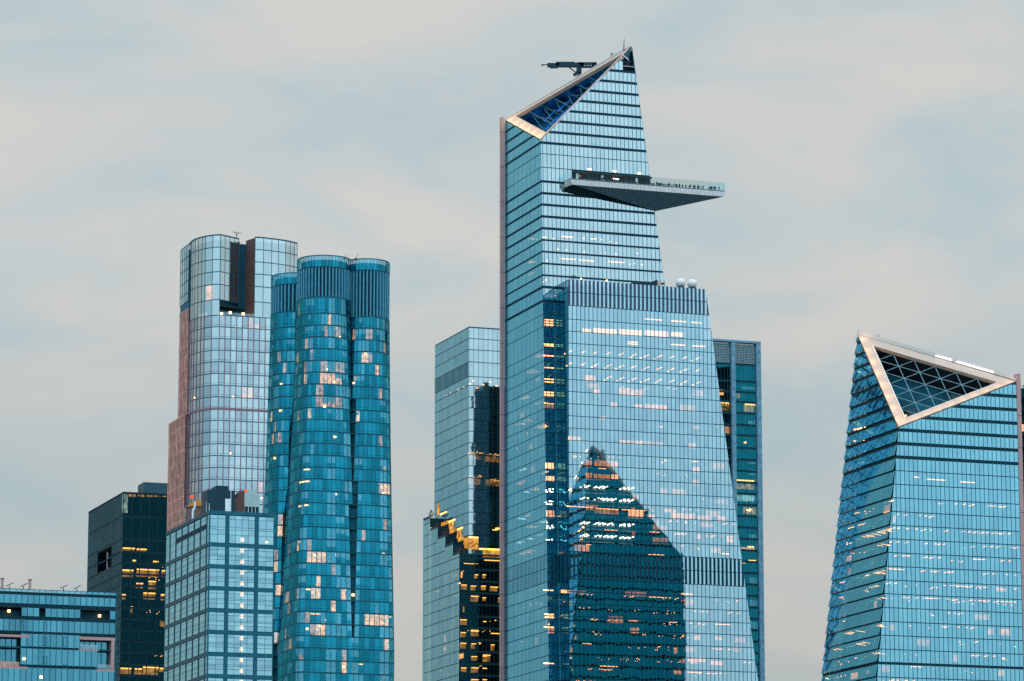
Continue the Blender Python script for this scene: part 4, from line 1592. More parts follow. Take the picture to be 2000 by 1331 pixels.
# ------------------------------------------------------------------ curved glass towers: walls that follow a plan line
def wall_run(T, pts, zs, gaps, gm, gapa=.14, mull=M_MULL, fin=.10, fin_w=.12, sp=M_MULL, tilt=.0016, louv=(), louv_mat=M_LOUVD, transom=None, blind=0.0, rr_=None, close_ok=None, lerp=None, ends=(True, True), hz=True, blind_m=None):
    """pts: plan points left to right as seen from outside (callable of z when lerp is set)"""
    P = (lambda z: pts) if lerp is None else lerp
    n = len(P(zs[0])) - 1
    for k in range(len(zs) - 1):
        z0, z1 = zs[k] + gaps[k] / 2, zs[k + 1] - gaps[k + 1] / 2
        q0, q1 = P(z0), P(z1)
        for i in range(n):
            if close_ok and not close_ok(i, (z0 + z1) / 2):
                continue
            a, b_2, c, d = V((*q0[i], z0)), V((*q0[i + 1], z0)), V((*q1[i + 1], z1)), V((*q1[i], z1))
            e = (b_2 - a).normalized()
            nn = e.cross(Z).normalized()
            w = (b_2 - a).length
            g = min(gapa / w / 2, .3)
            A, B_, C_, D_ = a.lerp(b_2, g), a.lerp(b_2, 1 - g), d.lerp(c, 1 - g), d.lerp(c, g)
            # flatten the warped cell
            pc = proj((A + C_) / 2)
            if nn.y < .15:
                T.cells.append((pc[0], pc[1], A, B_, C_, D_, nn))
            if k in louv and i % 2 == 0:
                T.mul(louv_mat).prism([A - nn * .3, B_ - nn * .3, C_ - nn * .3, D_ - nn * .3], nn * .1)
                continue
            if transom:
                zt = transom
                lo1, lo2 = A.lerp(D_, zt - .012), B_.lerp(C_, zt - .012)
                hi1, hi2 = A.lerp(D_, zt + .012), B_.lerp(C_, zt + .012)
                m = R.choice(gm)
                T.add_pane([A, B_, lo2, lo1], nn, m, tilt)
                T.add_pane([hi1, hi2, C_, D_], nn, m, tilt)
            else:
                T.add_pane([A, B_, C_, D_], nn, R.choice(gm), tilt)
            if blind and rr_ and T.bl(i, k, rr_) < blind:
                h = T.blh(i, k)
                o = -nn * .35
                bb = T.blinds
                bb.prism([A.lerp(D_, 1 - h) + o, B_.lerp(C_, 1 - h) + o, C_ + o, D_ + o], nn * .03)
        # fins for this storey
        for i in range(n + 1):
            if close_ok and not (close_ok(min(i, n - 1), (z0 + z1) / 2)):
                continue
            j = min(i, n - 1)
            e = V((q0[j + 1][0] - q0[j][0], q0[j + 1][1] - q0[j][1], 0)).normalized()
            nn = e.cross(Z)
            p, q = V((*q0[i], zs[k])), V((*q1[i], zs[k + 1]))
            if fin_w:
                T.mul(mull).prism([p - e * fin_w / 2 - nn * .1, p + e * fin_w / 2 - nn * .1, q + e * fin_w / 2 - nn * .1, q - e * fin_w / 2 - nn * .1], nn * (.1 + fin))
    if hz:
        for k in range(len(zs)):
            q = P(zs[k])
            b = MB()
            for i in range(n):
                if close_ok and not close_ok(i, zs[k] - .5):
                    if b.v:
                        T.part('spandrel', b, sp)
                        b = MB()
                    continue
                a, c = V((*q[i], zs[k] - gaps[k] / 2)), V((*q[i + 1], zs[k] - gaps[k] / 2))
                nn = (c - a).normalized().cross(Z)
                b.prism([a - nn * .5, c - nn * .5, c - nn * .5 + Z * gaps[k], a - nn * .5 + Z * gaps[k]], nn * .42)
            T.part('spandrel', b, sp)


class CTower(Tower):
    def __init__(s, *a, **k):
        super().__init__(*a, **k)
        s.blinds = MB()
        s._b = {}

    def bl(s, i, k, rr_):
        key = (i // 2, k)
        if key not in s._b:
            cw = s._b.setdefault(('col', i // 2), rr_.random())
            s._b[key] = (rr_.random() * .55 + cw * .45, rr_.choice((1, 1, 1, .6, .45)))
        return s._b[key][0] + rr_.uniform(-.12, .12)

    def blh(s, i, k):
        return s._b[(i // 2, k)][1]


def xy(p):
    return (p.x, p.y)


def arc_through(pts, step):
    """resample a smooth curve (Catmull-Rom) through plan points at about step metres"""
    out = []
    n = len(pts)
    for i in range(n - 1):
        p0, p1, p2, p3 = pts[max(0, i - 1)], pts[i], pts[i + 1], pts[min(n - 1, i + 2)]
        m = max(1, round(math.dist(p1, p2) / step))
        for j in range(m):
            t = j / m
            out.append(tuple(.5 * (2 * p1[c] + (p2[c] - p0[c]) * t + (2 * p0[c] - 5 * p1[c] + 4 * p2[c] - p3[c]) * t * t + (3 * p1[c] - p0[c] - 3 * p2[c] + p3[c]) * t ** 3) for c in (0, 1)))
    out.append(tuple(pts[-1]))
    return out


# ------------------------------------------------------------------ bronze and lavender glass tower (left, behind)
E0 = at(431, 459.3, 1342)
ZE = E0.z
T5 = CTower('bronze_edged_tower', V((E0.x + 10, E0.y + 20, 0)), 'lavender glass tower with bronze stone left side and a dark slot cut in its top', vis=lambda x, y: x < 582 and not (x > 527 and y > 530))
r5 = random.Random(17)
bay_px = [(372, 474.5), (382, 468.0), (401.8, 462.4), (416, 460.2), (431, 459.3)]
bay = [xy(hitz(x, y, ZE)) for x, y in bay_px]
bay = arc_through(bay, 2.35)
facet_end = xy(hitz(466.5, 467.3, ZE))
fac = [(E0.x + (facet_end[0] - E0.x) * t / 4, E0.y + (facet_end[1] - E0.y) * t / 4) for t in range(5)]
rseg_px = [(498.5, 464.3), (515, 465.2), (531, 467.2), (558, 470.8), (580.5, 476.0)]
rseg = arc_through([xy(hitz(x, y, ZE)) for x, y in rseg_px], 2.4)
H5 = 4.30
ye = [459.3, 483, 507, 531, 555.5, 585.5, 616]
zE = [hit(431, y, Vn, E0).z for y in ye for Vn in (-VV,)]
zslot = hit(470, 615, -VV, E0).z
while zE[-1] > 120:
    zE.append(zE[-1] - H5)
zE = zE[::-1]
kslot = min(range(len(zE)), key=lambda i: abs(zE[i] - zslot))
zslot = zE[kslot]
ztop = zE[kslot:]
zlow5 = zE[:kslot + 1]
ztop_c = [z for z in ztop if z > zE[-6] + .1] 
wall_run(T5, bay, ztop, [.32] * len(ztop), G_PALE, mull=M_MULL, fin=.12, fin_w=.2)
wall_run(T5, fac, [z for z in ztop if z > zslot + 3], [.32] * len(ztop), G_PALE, fin=.1, fin_w=.2)
wall_run(T5, rseg, ztop, [.32] * len(ztop), G_PALE, fin=.1, fin_w=.2)
# lower shaft: same bay, then a front running straight along the street grid
Fe = V((E0.x, E0.y, 0))
frontdir = (UU * 1.0 - VV * .03).normalized()
front = [xy(Fe + frontdir * (2.15 * i)) for i in range(18)]
shaft = bay[:-1] + front


def sh_gap(z):
    return .62


wall_run(T5, shaft, zlow5, [.34] * len(zlow5), G_LAV, mull=M_ROSE, fin=.22, fin_w=.30, transom=.17, blind=.36, rr_=r5, sp=M_MULL)
# stone ledge ring half way
zled = min(zlow5, key=lambda z: abs(z - hit(431, 801, -VV, E0).z))
b = MB()
for i in range(len(shaft) - 1):
    a, c = V((*shaft[i], zled - .4)), V((*shaft[i + 1], zled - .4))
    nn = (c - a).normalized().cross(Z)
    b.prism([a - nn * .2, c - nn * .2, c - nn * .2 + Z * .8, a - nn * .2 + Z * .8], nn * .65)
T5.part('stone_ledge', b, M_ROSE)
# the tall slot: dark back, bronze right cheek, terrace at its foot
sl0, sl1 = V((*facet_end, 0)), V((*rseg[0], 0))
bk = sl1 + VV * 10.5 - UU * .3
back_l = V((*xy(hitz(466, 470, ZE)), 0))
ck = hitz(480.5, 470.0, ZE)
ck.z = 0
ht = ZE - zslot
b = MB()
b.box(V((sl1.x, sl1.y, zslot)), (ck - sl1), UU * .4, Z * (ht - .1))
T5.part('slot_cheek', b, M_BROWND)
b = MB()
b.box(V((ck.x, ck.y, zslot)) - UU * 14, UU * 14.4, VV * .4, Z * (ht - 1.5))
b.box(V((sl0.x, sl0.y, zslot + 4)) + UU * .1, VV * 9, UU * .3, Z * (ht - 5))
T5.part('slot_back', b, M_LOUVD)
b = MB()
zo = hit(470, 600, -VV, E0).z
b.prism([V((E0.x, E0.y, zo)), V((*facet_end, zo)), V((ck.x, ck.y, zo)), V((E0.x, E0.y, zo)) + VV * 12], Z * 1.0)
T5.part('terrace_soffit', b, M_BAND)
b = MB()
for i in range(6):
    p = E0 + (V((*facet_end, E0.z)) - E0) * (i / 6) + VV * 3
    b.box(V((p.x, p.y, zslot)), UU * 1.2, VV * .1, Z * (zo - zslot - .8))
T5.part('terrace_glass', b, M_FRAME)
for i in range(12):
    p = V((*front[0], zslot)) + frontdir * (i * 1.15 + .1) + VV * .15
    b = MB()
    b.box(p, frontdir * 1.05, VV * .04, Z * 1.2)
    T5.part('rail_pane', b, G_RAIL)
for x, y in ((432.5, 613), (449.5, 611), (475, 613.5)):
    b = MB()
    p = hit(x, y, -VV, E0 + VV * 1.5)
    b.cbox(p, UU * .8, VV * .5, Z * .8)
    T5.part('terrace_lamp', b, E_WARM)
# left wing blocks: short pale crown block and the bronze fins
w0 = V((*bay[0], 0))
def back_px(px):
    """how far back along the left side a picture column lies"""
    h = hit(px, 700, -UU, w0)
    return (h - w0).dot(VV)
d353, d337 = back_px(352.5), back_px(337.5)
zbk = hit(362, 484, -UU, w0).z
zb0 = hit(362, 594, -UU, w0).z
wing = [xy(w0 + VV * d353 * (1 - i / 4) - UU * .5) for i in range(5)]
zwing = [zbk - i * (zbk - zb0) / 4.7 for i in range(5)] + [zb0]
wall_run(T5, wing, zwing[::-1], [.4] * 6, G_BLUE, fin=.12, fin_w=.28)
zset = hit(343, 823, -UU, w0).z
for dd, ztp, zbt, off in ((d353, hit(355, 612, -UU, w0).z, 120, .35), (d337, zset, 120, .85)):
    nfi = int(dd / 1.9)
    for i in range(nfi + 1):
        b = MB()
        p = w0 + VV * (dd * i / nfi) - UU * off
        b.box(V((p.x, p.y, zbt)), -UU * .07, VV * 1.0, Z * (ztp - zbt))
        T5.part('bronze_fin', b, M_BROWN)
    b = MB()
    b.box(V((w0.x, w0.y, zbt)) - UU * (off - .05), UU * 4, VV * dd, Z * (ztp - zbt - .1))
    T5.part('side_wall', b, M_BROWND)
    for z in zlow5:
        if z < ztp:
            b = MB()
            b.box(V((w0.x, w0.y, z)) - UU * (off + .03), UU * .3, VV * dd, Z * .3)
            T5.part('floor_ledge', b, M_BROWN)
b = MB()
b.box(V((w0.x, w0.y, zb0 - 3.6)) - UU * .4, UU * 2, VV * d353, Z * 3.5)
T5.part('wing_soffit', b, M_FRAME)
core = [p for p in bay] + [xy(Fe + frontdir * 36), xy(Fe + frontdir * 36 + VV * 16), xy(w0 + VV * (d353 - .5) + UU * .5)]
cx = sum(p[0] for p in core) / len(core)
cy = sum(p[1] for p in core) / len(core)
corein = [V((cx + (p[0] - cx) * .80, cy + (p[1] - cy) * .80, 0)) for p in core]
b = MB()
b.prism(corein, Z * (zslot - 4))
T5.part('building_core', b, M_CORE)
b = MB()
bayc = [V((p[0], p[1], zslot + 5)) + UU * 2.5 + VV * 2.5 for p in bay] + [V((*facet_end, zslot + 5)) + VV * 2.5 - UU * .3, V((*facet_end, zslot + 5)) + VV * 11 - UU * .5, V((w0.x, w0.y, zslot + 5)) + VV * 11 + UU]
b.prism(bayc, Z * (ZE - zslot - 6))
T5.part('crown_core', b, M_FRAME)
b = MB()
rc = [V((p[0], p[1], zslot)) + VV * 2.0 + UU * (.5 if i == 0 else 0) for i, p in enumerate(rseg)] + [V((*rseg[-1], zslot)) + VV * 12, V((*rseg[0], zslot)) + VV * 12 + UU * .5]
b.prism(rc, Z * (ZE - zslot - 1))
T5.part('crown_core', b, M_FRAME)
for z in zlow5:
    T5.slabs.prism([V((p[0], p[1], z - .15)) for p in [(cx + (q[0] - cx) * .97, cy + (q[1] - cy) * .97) for q in core]], Z * .3)
frame_rim = MB()
for run in (bay, fac, rseg):
    for i in range(len(run) - 1):
        frame_rim.bar(V((*run[i], ZE + .1)), V((*run[i + 1], ZE + .1)), .4)
T5.part('roof_rim', frame_rim, M_MULL)
fE = Face(Plane(-VV, E0), E0, [])
for x0, x1, y0, y1, m in ((459, 472, 633, 645, E_ROOM), (485, 508, 631, 638, E_ROOMP), (407, 418, 573, 581, E_ROOM), (415, 424, 632, 644, E_ROOMP), (477, 488, 767, 775, E_ROOMP), (476, 497, 901, 912, E_ROOMP), (500, 510, 950, 962, E_ROOMP)):
    T5.lit_cells(x0, x1, y0, y1, m)
for x, y in ((464, 638), (456, 775), (450.5, 885), (512, 973), (468, 636), (375, 777), (375, 795)):
    T5.lamp_cell(x, y, E_WARM, .7)
T5.part('blind', T5.blinds, M_BLIND, kind='stuff')
T5.finish(G_PALE + G_LAV + G_BLUE)

# ------------------------------------------------------------------ teal clover-plan tower (in front of it)
Q0 = at(632, 700, 1180)
T6 = CTower('clover_tower', V((Q0.x, Q0.y + 10, 0)), 'teal glass apartment tower of rounded lobes with dark louvred tops', vis=lambda x, y: not (x < 536 and y > 995))
r6 = random.Random(23)
zq = hit(632, 498, -VV, Q0 - VV * 8.8).z
H6 = (hit(632, 681, -VV, Q0 - VV * 8.8).z - hit(632, 1292, -VV, Q0 - VV * 8.8).z) / 26
cm = V((Q0.x, Q0.y, 0))
hm_top, hm_bot = 8.75, 11.1
cr_ = cm + UU * 13.95
cr_ += VV * ((1184.0 - cr_.y) / VV.y)
cl_ = cm + VV * 24.8 - UU * 0.4


def morph(z, a, b_, z0=138.0, z1=None):
    z1 = z1 or zq - 18
    t = min(1, max(0, (z - z0) / (z1 - z0)))
    return b_ + (a - b_) * t


def superell(th, h, p):
    c, s = math.cos(th), math.sin(th)
    k = h / ((abs(c) ** p + abs(s) ** p) ** (1 / p))
    return c * k, s * k


class Lobe:
    def __init__(s, c, htop, hbot, ztop, n, shift=0.0, shiftv=0.0):
        s.shv = shiftv
        s.c, s.ht, s.hb, s.zt, s.n, s.sh = c, htop, hbot, ztop, n, shift
        # angles measured from front (-VV) towards right (+UU); visible side only
        s.ths = [math.radians(-128 + 226 * i / n) for i in range(n + 1)]

    def ctr(s, z):
        return s.c + UU * morph(z, 0, s.sh) + VV * morph(z, 0, s.shv)

    def h(s, z):
        return morph(z, s.ht, s.hb)

    def p(s, z):
        return morph(z, 2.0, 9.0)

    def outline(s, h, p, c):
        """outline points with the same number on each run between corners"""
        out = []
        seg = ((-128, -45, .37), (-45, 45, .40), (45, 98, .23))
        for a0, a1, fr_ in seg:
            n = round(s.n * fr_)
            fine = []
            for i in range(101):
                a, b_ = superell(math.radians(a0 + (a1 - a0) * i / 100), h, p)
                q = c - VV * a + UU * b_
                fine.append((q.x, q.y))
            L = [0]
            for i in range(100):
                L.append(L[-1] + math.dist(fine[i], fine[i + 1]))
            j = 0
            for i in range(n + (1 if a1 == 98 else 0)):
                t = L[-1] * i / n
                while j < 99 and L[j + 1] < t:
                    j += 1
                k = (t - L[j]) / max(1e-9, L[j + 1] - L[j])
                out.append((fine[j][0] + (fine[j + 1][0] - fine[j][0]) * k, fine[j][1] + (fine[j + 1][1] - fine[j][1]) * k))
        return out

    def pts(s, z):
        if not hasattr(s, 'o0'):
            s.o0 = s.outline(s.ht, 2.0, s.c)
            s.o1 = s.outline(s.hb, 9.0, s.c + UU * s.sh + VV * s.shv)
        k = morph(z, 0.0, 1.0)
        return [(a[0] + (b_[0] - a[0]) * k, a[1] + (b_[1] - a[1]) * k) for a, b_ in zip(s.o0, s.o1)]

    def inside(s, q, z):
        d = V((q[0], q[1], 0)) - s.ctr(z)
        a, b_ = -d.dot(VV), d.dot(UU)
        p = s.p(z)
        return abs(a / s.h(z)) ** p + abs(b_ / s.h(z)) ** p < .985


lob_m = Lobe(cm, hm_top, hm_bot, zq, 30)
lob_r = Lobe(cr_, 7.4, 8.9, zq, 25, shift=-1.5, shiftv=-1.55)
lob_l = Lobe(cl_ - UU * 1.6, 8.4, 10.0, zq - 0.9, 25, shift=0.2)
lob_f = Lobe(cm + UU * 7.4, 4.0, 10.6, zq - 40, 24, shiftv=-0.35)
lob_g = Lobe(cm + VV * 12.0 - UU * .4, 3.5, 9.3, zq - 40, 22, shift=-0.6)
zbody_m = hit(632, 580, -VV, Q0 - VV * 8.8).z
zbody_r = hit(724, 619, -VV, cr_ - VV * 7.4).z
zbody_l = hit(550, 612, -UU, cl_ - UU * 7.65).z
z6all = floors(hit(632, 681, -VV, Q0 - VV * 8.8).z, 122, H6)
z6top = hit(632, 681, -VV, Q0 - VV * 8.8).z
zup6 = [z6top + H6 * i for i in range(1, 12)]
allz = z6all + zup6
for lob, zbody, others in ((lob_m, zbody_m, (lob_r, lob_l, lob_f, lob_g)), (lob_r, zbody_r, (lob_m, lob_l, lob_f, lob_g)), (lob_l, zbody_l, (lob_m, lob_r, lob_f, lob_g)),
                           (lob_f, zbody_r - 1, (lob_m, lob_r, lob_l)), (lob_g, zbody_l - 1, (lob_m, lob_l, lob_r))):
    zb_ = [z for z in allz if z < zbody - 2.2] + [zbody]

    def ok(i, z, lob=lob, others=others):
        q = lob.pts(z)
        mid = ((q[i][0] + q[i + 1][0]) / 2, (q[i][1] + q[i + 1][1]) / 2)
        return not any(o.inside(mid, z) for o in others)
    cache = {}

    def ok2(i, z, ok=ok, cache=cache):
        key = (i, round(z, 1))
        if key not in cache:
            cache[key] = ok(i, z)
        return cache[key]
    memo = {}

    def lp_(z, lob=lob, memo=memo):
        key = round(z, 2)
        if key not in memo:
            memo[key] = lob.pts(z)
        return memo[key]
    wall_run(T6, None, zb_, [.42] * len(zb_), G_TEAL, mull=M_MULL, fin=.05, fin_w=.13, transom=.20, blind=.38, rr_=r6, close_ok=ok2, lerp=lp_, sp=M_MULL)
    # tall louvred plant storey and the glass rim above it
    plain_lobe = lob in (lob_f, lob_g)
    zrim = lob.zt - 3.7
    zlv = [zbody, zbody + (zrim - zbody) / 2, zrim]
    n = len(lp_(zrim)) - 1
    fm = MB()
    for i in range(0 if plain_lobe else n):
        if not ok2(i, zrim):
            continue
        q = lp_(zrim)
        a, c = V((*q[i], zbody + .2)), V((*q[i + 1], zbody + .2))
        e = (c - a).normalized()
        nn = e.cross(Z)
        w_ = (c - a).length
        for s_ in range(1):
            b = MB()
            o = a + e * (w_ * .06)
            b.box(o - nn * .6, e * w_ * .40, nn * .6, Z * (zrim - zbody - .4))
            T6.part('louvre_fin', b, M_LFIN)
        fm.prism([a - nn * .9, c - nn * .9, c - nn * .9 + Z * (zrim - zbody), a - nn * .9 + Z * (zrim - zbody)], nn * .15)
    T6.part('louvre_back', fm, M_LOUVD)
    if not plain_lobe:
        wall_run(T6, None, [zrim, lob.zt], [.3, .3], G_TEAL, fin=.03, fin_w=.1, close_ok=ok2, lerp=lp_)
    if not plain_lobe:
        b = MB()
        q = [V((*t, zbody - 1)) for t in lp_(zbody)]
        c0 = lob.ctr(zbody)
        b.prism([V((c0.x + (p.x - c0.x) * .86, c0.y + (p.y - c0.y) * .86, zbody - 1)) for p in q], Z * (lob.zt - zbody - .2))
        T6.part('crown_core', b, M_LOUVD)
    b = MB()
    for k in range(12):
        za, zc = 0 if k == 0 else 120 + (zbody - 120) * k / 12, 120 + (zbody - 120) * (k + 1) / 12
        q = [V((*t, 0)) for t in lp_(max(za, 120))]
        c0 = lob.ctr(max(za, 120))
        b.prism([V((c0.x + (p.x - c0.x) * .88, c0.y + (p.y - c0.y) * .88, za)) for p in q], Z * (zc - za))
    T6.part('building_core', b, M_CORE)
    for z in zb_[:-1]:
        q = lp_(z)
        c0 = lob.ctr(z)
        T6.slabs.prism([V((c0.x + (p[0] - c0.x) * .97, c0.y + (p[1] - c0.y) * .97, z - .17)) for p in q], Z * .34)
fQ = Face(Plane(-VV, Q0 - VV * 8.6), Q0 - VV * 8.6, [])
for x0, x1, y0, y1, m in ((593, 604, 658, 674, E_ROOM), (656, 671, 655, 668, E_ROOM), (608, 620, 600, 606, E_ROOMP), (706, 724, 688, 706, E_ROOM), (687, 694, 690, 704, E_ROOM), (622, 670, 711, 724, E_ROOMP),
                          (628, 668, 738, 750, E_ROOM), (687, 694, 737, 751, E_ROOM), (612, 670, 780, 796, E_ROOMP), (637, 645, 838, 845, E_ROOM), (634, 668, 638, 648, E_ROOMP), (588, 604, 910, 922, E_ROOM), (604, 616, 908, 922, E_ROOM),
                          (588, 602, 934, 946, E_ROOM), (605, 616, 933, 945, E_ROOM), (588, 616, 957, 968, E_ROOM), (653, 661, 957, 968, E_ROOM), (742, 768, 955, 968, E_ROOM), (710, 724, 1050, 1064, E_ROOMP), (597, 636, 1076, 1088, E_ROOM), (648, 662, 1071, 1089, E_ROOM), (741, 771, 1076, 1090, E_ROOM),
                          (611, 616, 1098, 1110, E_ROOM), (652, 658, 1100, 1113, E_ROOM), (664, 692, 1145, 1166, E_ROOM), (600, 636, 1194, 1202, E_ROOM), (715, 764, 1198, 1214, E_ROOM), (600, 642, 1216, 1230, E_ROOM), (654, 660, 1197, 1208, E_ROOM), (664, 706, 1300, 1322, E_ROOM), (689, 693, 995, 1003, E_ROOM)):
    T6.lit_cells(x0 + 1.5, x1 - 1.5, y0 + 3, y1 - 3, E_APTB if m is E_ROOM else E_APT)
for x0, x1, y, m in ((603, 636, 1199, E_ORANGE), (716, 727, 1201, E_ORANGE), (732, 764, 1202, E_ORANGE), (665, 706, 1300.5, E_ORANGE), (591, 603, 912, E_WARM), (591, 600, 917, E_WARM), (590, 602, 937, E_WARM), (583, 597, 944, E_WARM), (593, 602, 959, E_WARM), (582, 596, 993, E_WARM), (582, 596, 1064, E_WARM), (592, 604, 1155, E_WARM), (606, 612, 1156, E_WARM)):
    T6.strip_cell(x0, x1, y, m)
for x, y in ((665, 659), (714, 691), (640, 721), (655, 746), (690, 748), (639, 794), (656, 853), (626, 887), (750, 963), (751, 1082), (657, 965), (615, 1084), (656, 1083), (678, 1152), (691, 1162), (601, 1228), (626, 1223), (635, 1211), (672, 1302), (547, 750), (545, 802), (532, 895)):
    T6.lamp_cell(x, y, E_WARM, .7)
for c in r6.sample([c for c in T6.cells if 500 < c[0] < 775 and 600 < c[1] < 1331], 90):
    T6.lit_cells(c[0] - r6.choice((.5, 4, 7)), c[0] + .5, c[1] + 3.5, c[1] - 3.5, r6.choice((E_APT, E_APT, E_APTB)))
T6.part('blind', T6.blinds, M_BLIND, kind='stuff')
T6.finish(G_TEAL)

# ------------------------------------------------------------------ gridded office block in front
O0 = at(409, 997, 940)
olw = (hit(325.5, 1041, -UU, O0) - O0).dot(VV)
orw = (hit(535.5, 1003, -VV, O0) - O0).dot(UU)
OP = box_planes(O0, olw, orw, O0.z)
T7 = Tower('gridded_office', V((O0.x + 10, O0.y + 15, 0)), 'blue glass office block with a bold dark grid and a column of stair lamps', vis=lambda x, y: True)
fO = Face(OP['front'], O0, [OP['left'], OP['right'], OP['top']])
fOL = Face(OP['left'], O0, [OP['front'], OP['back'], OP['top']])
zo0, zo1 = hit(409, 1064, fO.n, O0).z, hit(406, 1235, fO.n, O0).z
HB = (zo0 - zo1) / 4
zbands = [O0.z - .5] + [zo0 - HB * i for i in range(0, 9)]
xa = [fO.az(x, 1100)[0] for x in (443, 500.5)]
piers = [0, xa[0], xa[1], orw]
for k in range(len(zbands)):
    b = MB()
    z = zbands[k]
    hb = .47 if k else .45
    b.box(V((O0.x, O0.y, z - hb)) - VV * .25 - UU * .25, UU * (orw + .25), VV * .5, Z * 2 * hb)
    T7.part('frame_band', b, M_FRAME)
    b = MB()
    b.box(V((O0.x, O0.y, z - hb)) - UU * .25 + VV * .26, UU * .5, VV * (olw - .26), Z * 2 * hb)
    T7.part('frame_band', b, M_FRAMEL)
for a in xa + [0.15]:
    b = MB()
    w = .40 if a > 1 else .12
    b.box(V((O0.x, O0.y, 100)) + UU * (a - w) - VV * .2, UU * 2 * w, VV * .4, Z * (O0.z - 100.2))
    T7.part('frame_pier', b, M_FRAME)
nfl = 7
for i in range(nfl):
    b = MB()
    d = olw * (i + .35) / nfl
    b.box(V((O0.x, O0.y, 100)) + VV * (d - .18) - UU * .2, UU * .4, VV * .36, Z * (O0.z - 100.2))
    T7.part('frame_pier', b, M_FRAMEL)
for i in range(3):
    cols = edges(piers[i] + (.5 if i else .2), piers[i + 1] - (.5 if i < 2 else .1), 1.62)
    zz = []
    for k in range(len(zbands) - 1, 0, -1):
        zlo, zhi_ = zbands[k] + .47, zbands[k - 1] - .47
        h = zhi_ - zlo
        zz += [zlo, zlo + h * .30, zlo + h * .48, zlo + h * .56, zlo + h * .85]
    zz.append(zbands[0] - .5)
    curtain(T7, fO, zz, [.09 if j % 5 else .3 for j in range(len(zz))], cols, G_OFFICE, gapa=.10, fin=.03, fin_w=.07, sp_in=.06, sp_name='transom')
colsL = []
for i in range(nfl):
    d0 = olw * (i + .35) / nfl
    colsL += [-d0]
colsL = sorted([-olw] + colsL + [0])
zz = []
for k in range(len(zbands) - 1, 0, -1):
    zlo, zhi_ = zbands[k] + .47, zbands[k - 1] - .47
    h = zhi_ - zlo
    zz += [zlo, zlo + h * .28, zlo + h * .5, zlo + h * .58, zlo + h * .86]
zz.append(zbands[0] - .5)
zsl0, zsl1 = zz[-2] - .3, zz[-2] + 1.4
curtain(T7, fOL, zz, [.08 if j % 5 else .3 for j in range(len(zz))], colsL, G_SIDE3, gapa=.2, fin=.0, fin_w=0, sp_in=.04, sp_name='transom')
for i in range(2, len(colsL) - 2):
    b = MB()
    c0, c1 = colsL[i] + .9, colsL[i + 1] - 1.0
    zs_ = O0.z - 4.4
    b.prism([fOL.pt(c0, zs_, .06), fOL.pt(c1, zs_, .06), fOL.pt(c1, zs_ + 1.25, .06), fOL.pt(c0, zs_ + 1.25, .06)], fOL.n * .06)
    T7.part('air_vent', b, M_BAND)
rear_wall(T7, [OP[k] if k in ('front', 'left', 'top') else OP[k].off(-.05) for k in OP], [OP['back'].off(-.05), OP['right'].off(-.05)])
T7.part('building_core', hull_mb(inset(OP, 4, 3.5, .2, .2, .5)), M_CORE)
b = MB()
b.prism([O0 + UU * .2 + VV * .2 - Z * .3, O0 + UU * orw + VV * .2 - Z * .3, O0 + UU * orw + VV * olw - Z * .3, O0 + UU * .2 + VV * olw - Z * .3], -Z * .5)
T7.part('roof_deck', b, M_FRAMEL)
ps = hit(473, 1050, fO.n, O0)
k = 0
y = 1054.5
while y < 1345:
    b = MB()
    p = hit(474 - (y - 1050) * .008, y, fO.n, O0) - fO.n * .35
    b.cbox(p, UU * .8, VV * .3, Z * 1.0)
    T7.part('stair_lamp', b, E_STAIR)
    y += 21.35
T7.strip(fO, 521, 526, 1060, E_WARM, th=.5)
T7.finish(G_OFFICE + G_SIDE3)


def on_roof(px, py, zr):
    return hitz(px, py, zr)


def roof_pt(px, back, z):
    """point above the roof: picture column px, metres behind the front wall"""
    h = hit(px, 1000, -VV, O0 + VV * back)
    return V((h.x, h.y, z))


zr = O0.z
# dark stepped plant room
rt = empty('plant_room', roof_pt(428, 6, zr), 'dark stepped plant room on the office block roof, with a white door panel', 'plant room')
b = MB()
b.box(roof_pt(405, 6, zr), UU * 7.2, VV * 6, Z * 6.2)
b.box(roof_pt(422, 6.3, zr + 6.15), UU * 3.2, VV * 5, Z * 1.2)
b.box(roof_pt(402.5, 7.2, zr + 2.6), UU * .9, VV * 3.5, Z * 3.2)
b.box(roof_pt(441, 6.2, zr + 3.6), UU * 1.7, VV * 4, Z * 2.3)
b.build('housing', M_CRANE, rt)
b = MB()
b.box(roof_pt(440, 5.8, zr), UU * 1.35, VV * .3, Z * 4.0)
b.build('door_panel', M_WHITE, rt)
# louvred cooling unit
rt = empty('cooling_unit', roof_pt(488, 6, zr), 'pale boxy cooling unit over a dark grille on the office block roof', 'cooling unit')
b = MB()
b.box(roof_pt(477, 6, zr + 2.3), UU * 4.0, VV * 4, Z * 3.6)
b.box(roof_pt(480, 6.3, zr + 5.88), UU * 2.8, VV * 3, Z * .8)
b.build('housing', plain('cream_panel', (0.36, 0.46, 0.44), .5), rt)
b = MB()
b.box(roof_pt(477.3, 6.2, zr + .5), UU * 3.8, VV * 3.6, Z * 1.8)
b.build('grille', M_BAND, rt)
b = MB()
for i in range(4):
    b.box(roof_pt(477.5 + i * 7, 6.1, zr + .4), UU * .12, VV * .12, Z * 1.9)
b.box(roof_pt(474, 5.6, zr + .35), UU * 6.2, VV * 4.6, Z * .28)
b.build('support_frame', M_FASC, rt)
b = MB()
b.sphere(roof_pt(480, 6.2, zr + 6.3), .45, seg=10, rings=6)
b.build('red_beacon', E_RED, rt)
